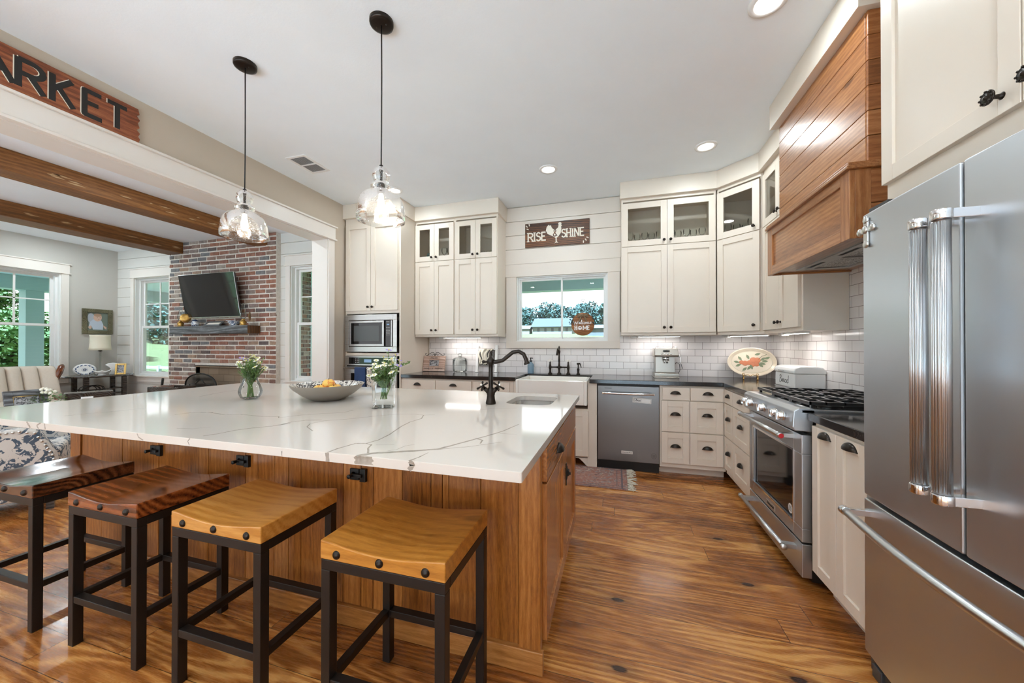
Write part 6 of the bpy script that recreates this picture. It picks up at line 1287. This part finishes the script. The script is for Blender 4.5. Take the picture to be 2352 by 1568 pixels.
t = thing('dark_tray', 'dark slatted box on the coffee table beside the plant', 'box', (-5.72, 2.56, .562), facing(-5.6, 2.45)); obj('box_side', MB().box(-.17, .17, -.09, .09, 0, .16).box(-.18, .18, -.10, .10, .16, .175), M['darkwood'], t, bevel=.003); obj('pale_label', B(-.06, .03, -.0925, -.09, .09, .13), M['vinyl'], t)
# patterned armchair in the corner by the stools
t = thing('patterned_armchair', 'armchair in blue scroll fabric edged with nailheads', 'armchair', (-4.65, 1.56, 0), math.radians(150))
def side(x0, x1):
    pr = [(.36, .10), (.36, .58), (.30, .63), (-.18, .64), (-.26, .62), (-.31, .52), (-.345, .44), (-.36, .34), (-.36, .10)]; return MB().prism(pr, x0, x1, 'x')
for x0, x1 in ((-.37, -.27), (.27, .37)): 
    o = obj('arm', side(x0, x1), M['blueprint'], t, bevel=.02, seg=3)
    m = MB(); xo = x0 - .004 if x0 < 0 else x1 + .004
    P = [(.35, .57), (.30, .62), (-.18, .63), (-.25, .61), (-.30, .51), (-.335, .43), (-.35, .33), (-.35, .12)]
    for (a, b) in zip(P, P[1:]):
        L_ = math.hypot(b[0] - a[0], b[1] - a[1]); 
        for k in range(max(1, int(L_ / .028))): f = k / max(1, int(L_ / .028)); m.sphere((xo, a[0] + (b[0] - a[0]) * f, a[1] + (b[1] - a[1]) * f - .01), .009, 5, (.5, 1, 1))
    obj('nailheads', m, M['silver'], o)
obj('seat_cushion', B(-.265, .265, -.36, .28, .30, .46), M['blueprint'], t, bevel=.03, seg=3); obj('seat_base', B(-.265, .265, -.34, .30, .12, .30), M['blueprint'], t); obj('backrest', MB().prism([(.22, .30), (.30, .62), (.36, .74), (.44, .74), (.40, .30)], -.265, .265, 'x'), M['blueprint'], t, bevel=.03, seg=3)
for x in (-.32, .32):
    for y in (-.32, .32): obj('leg', B(x - .02, x + .02, y - .02, y + .02, 0, .11), M['darkwood'], t)
# ------------------------------------------------------------------ outdoors
def gz(x, y): return -.32 + max(0, (max(y, -x - 4.5) - 9)) * .070 if True else 0
def gnd(a, b):
    x = -110 + 170 * a; y = -30 + 140 * b; d = max(y - 8, -x - 14, 0)
    return (x, y, -.34 + .0680 * min(d, 75) + .15 * math.sin(x * .11) * math.sin(y * .09) * min(1, d / 20))
o = obj('lawn', MB().grid(gnd, 68, 56), M['grass']); o['kind'] = 'structure'; o['label'] = 'rolling green lawn outside'; o['category'] = 'ground'
def gnd_z(x, y): d = max(y - 8, -x - 14, 0); return -.34 + .0680 * min(d, 75) + .15 * math.sin(x * .11) * math.sin(y * .09) * min(1, d / 20)
mb = MB(); mb.box(-12.2, 3.0, YB + .17, 7.25, -.30, -.12); mb.box(-12.2, XL - .17, -4, YB + .17, -.30, -.12); mb.box(-9.5, 3, -9, YF - .17, -.30, -.10); struct('porch_floor', mb, M['concrete'], 'concrete porch floor and slab added behind the camera to bounce light', 'floor')  # the last slab is unseen, added to bounce sunlight up to the ceiling
mb = MB(); mb.box(-12.2, 3.0, YB + .165, 7.25, 2.66, 2.74); mb.box(-12.2, XL - .165, -4, YB + .165, 2.66, 2.74); struct('porch_ceiling', mb, M['teal'], 'pale blue porch ceiling', 'ceiling')
mb = MB(); mb.box(-11.75, 3.0, 6.95, 7.2, 2.34, 2.659); mb.box(-11.75, -11.45, -4, 6.95, 2.385, 2.659); struct('trim_8', mb, M['porchwhite'], 'porch beam at the eaves', 'trim')
def column(x, y, label):
    t = thing('porch_column', label, 'column', (x, y, -.12), group='square porch columns'); w = .125
    obj('shaft', B(-w, w, -w, w, 0, 2.505), M['porchwhite'], t, bevel=.004); obj('base_block', B(-w - .03, w + .03, -w - .03, w + .03, 0, .16), M['porchwhite'], t); return t
column(-11.60, 4.34, 'square porch column seen through the window behind the sofa'); column(-11.60, .9, 'square porch column outside the unseen living room window'); column(-11.60, 7.07, 'square porch column at the far corner of the porch'); column(-7.3, 7.07, 'square porch column beyond the brick chimney'); column(1.6, 7.07, 'square porch column to the right of the sink window')
t = thing('chimney_stack', 'outer brick stack of the chimney seen through the window beside it', 'chimney', (-6.3, 4.9, 0)); m = MB(); m.box(-1.2, .95, -.28, .33, -.12, 2.655); obj('mortar_core', m, M['mortar'], t); m = MB()
for r in range(37):
    for k in range(4): m.cur = random.randrange(12); y0 = -.29 + .16 * k + (.08 if r % 2 else 0); m.box(.94, .965, y0, min(.34, y0 + .147), -.11 + r * .0745, -.11 + r * .0745 + .06)
    m.cur = random.randrange(12); m.box(.80, .965, .32, .345, -.11 + r * .0745, -.11 + r * .0745 + .06)
obj('brickwork', m, BR, t)
def tree(x, y, h, r, fm_, label, group, n=900, leaf=.22, trunk=True):
    z = gnd_z(x, y) - .05; t = thing('tree', label, 'tree', (x, y, z), group=group); m = MB(); cs = [(random.uniform(-.6, .6) * r, random.uniform(-.6, .6) * r, h * random.uniform(.35, .86)) for _ in range(9)] + [(0, 0, h * .55), (0, 0, h * .8)]
    for k in range(n):
        c = random.choice(cs); d = Vector((random.gauss(0, 1), random.gauss(0, 1), random.gauss(0, 1))).normalized() * r * .48 * random.uniform(.75, 1.05); p = Vector(c) + Vector((d.x, d.y, d.z * .8)); p.z = max(p.z, .15)
        u = Vector((random.gauss(0, 1), random.gauss(0, 1), random.gauss(0, .6))).normalized(); v = u.cross(Vector((random.gauss(0, 1), random.gauss(0, 1), random.gauss(0, 1)))).normalized(); s_ = leaf * random.uniform(.6, 1.3)
        m._add([tuple(p - u * s_), tuple(p + v * s_ * .5), tuple(p + u * s_), tuple(p - v * s_ * .5)], [(0, 1, 2, 3)], False)
    obj('foliage', m, fm_, t)
    if trunk: obj('trunk', MB().tube([(0, 0, 0), (.1, 0, h * .3), (0, 0, h * .7)], [r * .10, r * .08, r * .04], 8), M['barkwood'], t)
G1, G2, G3 = 'green trees beyond the porch column', 'hazy trees behind the white house', 'distant trees beyond the fence'
for i, (x, y, h, r) in enumerate([(-21.5, 4.4, 2.3, 1.5), (-24, 8.6, 2.5, 1.5), (-19.8, 7.0, 1.9, 1.2), (-22, 1.4, 2.4, 1.5), (-28, 9.0, 4.4, 1.5), (-26.5, 12.6, 2.8, 1.7), (-24, -2.4, 2.9, 1.8), (-20.8, 9.9, 1.7, 1.1), (-25.2, 5.6, 2.6, 1.5), (-27, 2.6, 3.0, 1.7)]):
    tree(x, y, h, r, M['fol1'], 'bright green bushy tree seen through the window behind the sofa', G1, 4200, .10)
for i, (x, y, h, r) in enumerate([(-15.5, 66, 4.6, 2.6), (-13.2, 68, 6.2, 2.4), (-11.0, 70, 5.4, 2.6), (-8.6, 71, 5.0, 2.5), (-6.6, 70, 5.8, 2.4), (-4.6, 68, 6.0, 2.6), (-2.4, 67, 5.4, 2.2), (-17.5, 70, 5.2, 2.6), (-.2, 70, 4.0, 2.2)]):
    tree(x, y, h, r, M['fol3'], 'hazy green tree behind the white farmhouse', G2, 1700, .25)
for i, (x, y, h, r) in enumerate([(-41, 23.5, 3.6, 3), (-46, 27, 3.8, 3.2), (-37, 22.5, 2.9, 2.8), (-52, 33, 4.4, 3.6), (-33, 24, 3.4, 2.8), (-58, 30, 4.4, 3.6), (-30, 27, 3.6, 3.0), (-24, 31, 3.6, 3.0), (-19, 33, 3.4, 3.0)]):
    tree(x, y, h, r, M['fol2'], 'blue-green tree in the field beyond the white fence', G3, 1600, .25)
t = thing('farmhouse', 'white farmhouse with grey roof far across the lawn', 'house', (-10.0, 60, gnd_z(-10, 60))); W_ = paint('white_siding', (.16, .17, .17), .7); obj('wall', B(-3.2, 3.2, -2.5, 2.5, -.4, 1.05), W_, t); obj('roof', MB().prism([(-2.9, 1.0), (2.9, 1.0), (0, 2.55)], -3.4, 3.4, 'x'), paint('grey_roof', (.03, .038, .042), .7), t)
for k in range(5): obj('window', B(-2.4 + k * 1.15, -2.0 + k * 1.15, -2.53, -2.5, .25, .8), M['darkgrey'], t)
t = thing('white_shed', 'small white shed left of the far farmhouse', 'shed', (-14.6, 58, gnd_z(-14.6, 58))); obj('wall', B(-1.0, 1.0, -1, 1, -.3, .8), W_, t); obj('roof', MB().prism([(-1.2, .78), (1.2, .78), (0, 1.4)], -1.15, 1.15, 'x'), paint('pale_roof', (.07, .08, .085), .7), t)
t = thing('grey_outbuilding', 'grey low outbuilding right of the hanging sign', 'shed', (-2.3, 52, gnd_z(-2.3, 52))); obj('wall', B(-1.6, 1.6, -1, 1, -.3, 1.0), paint('grey_siding', (.08, .09, .10), .7), t); obj('roof', MB().prism([(-1.3, .98), (1.3, .98), (0, 1.5)], -1.8, 1.8, 'x'), paint('pale_roof', (.07, .08, .085), .7), t)
t = thing('white_fence', 'white board fence across the field behind the porch', 'fence', (-20, 11.4, -.3))
for k in range(9): obj('post', B(-12 + k * 2.9, -11.87 + k * 2.9, -.06, .06, -.2, .62), M['porchwhite'], t)
for z in (.02, .48): obj('rail', B(-12.1, 11.3, -.03, .0, z, z + .12), M['porchwhite'], t)
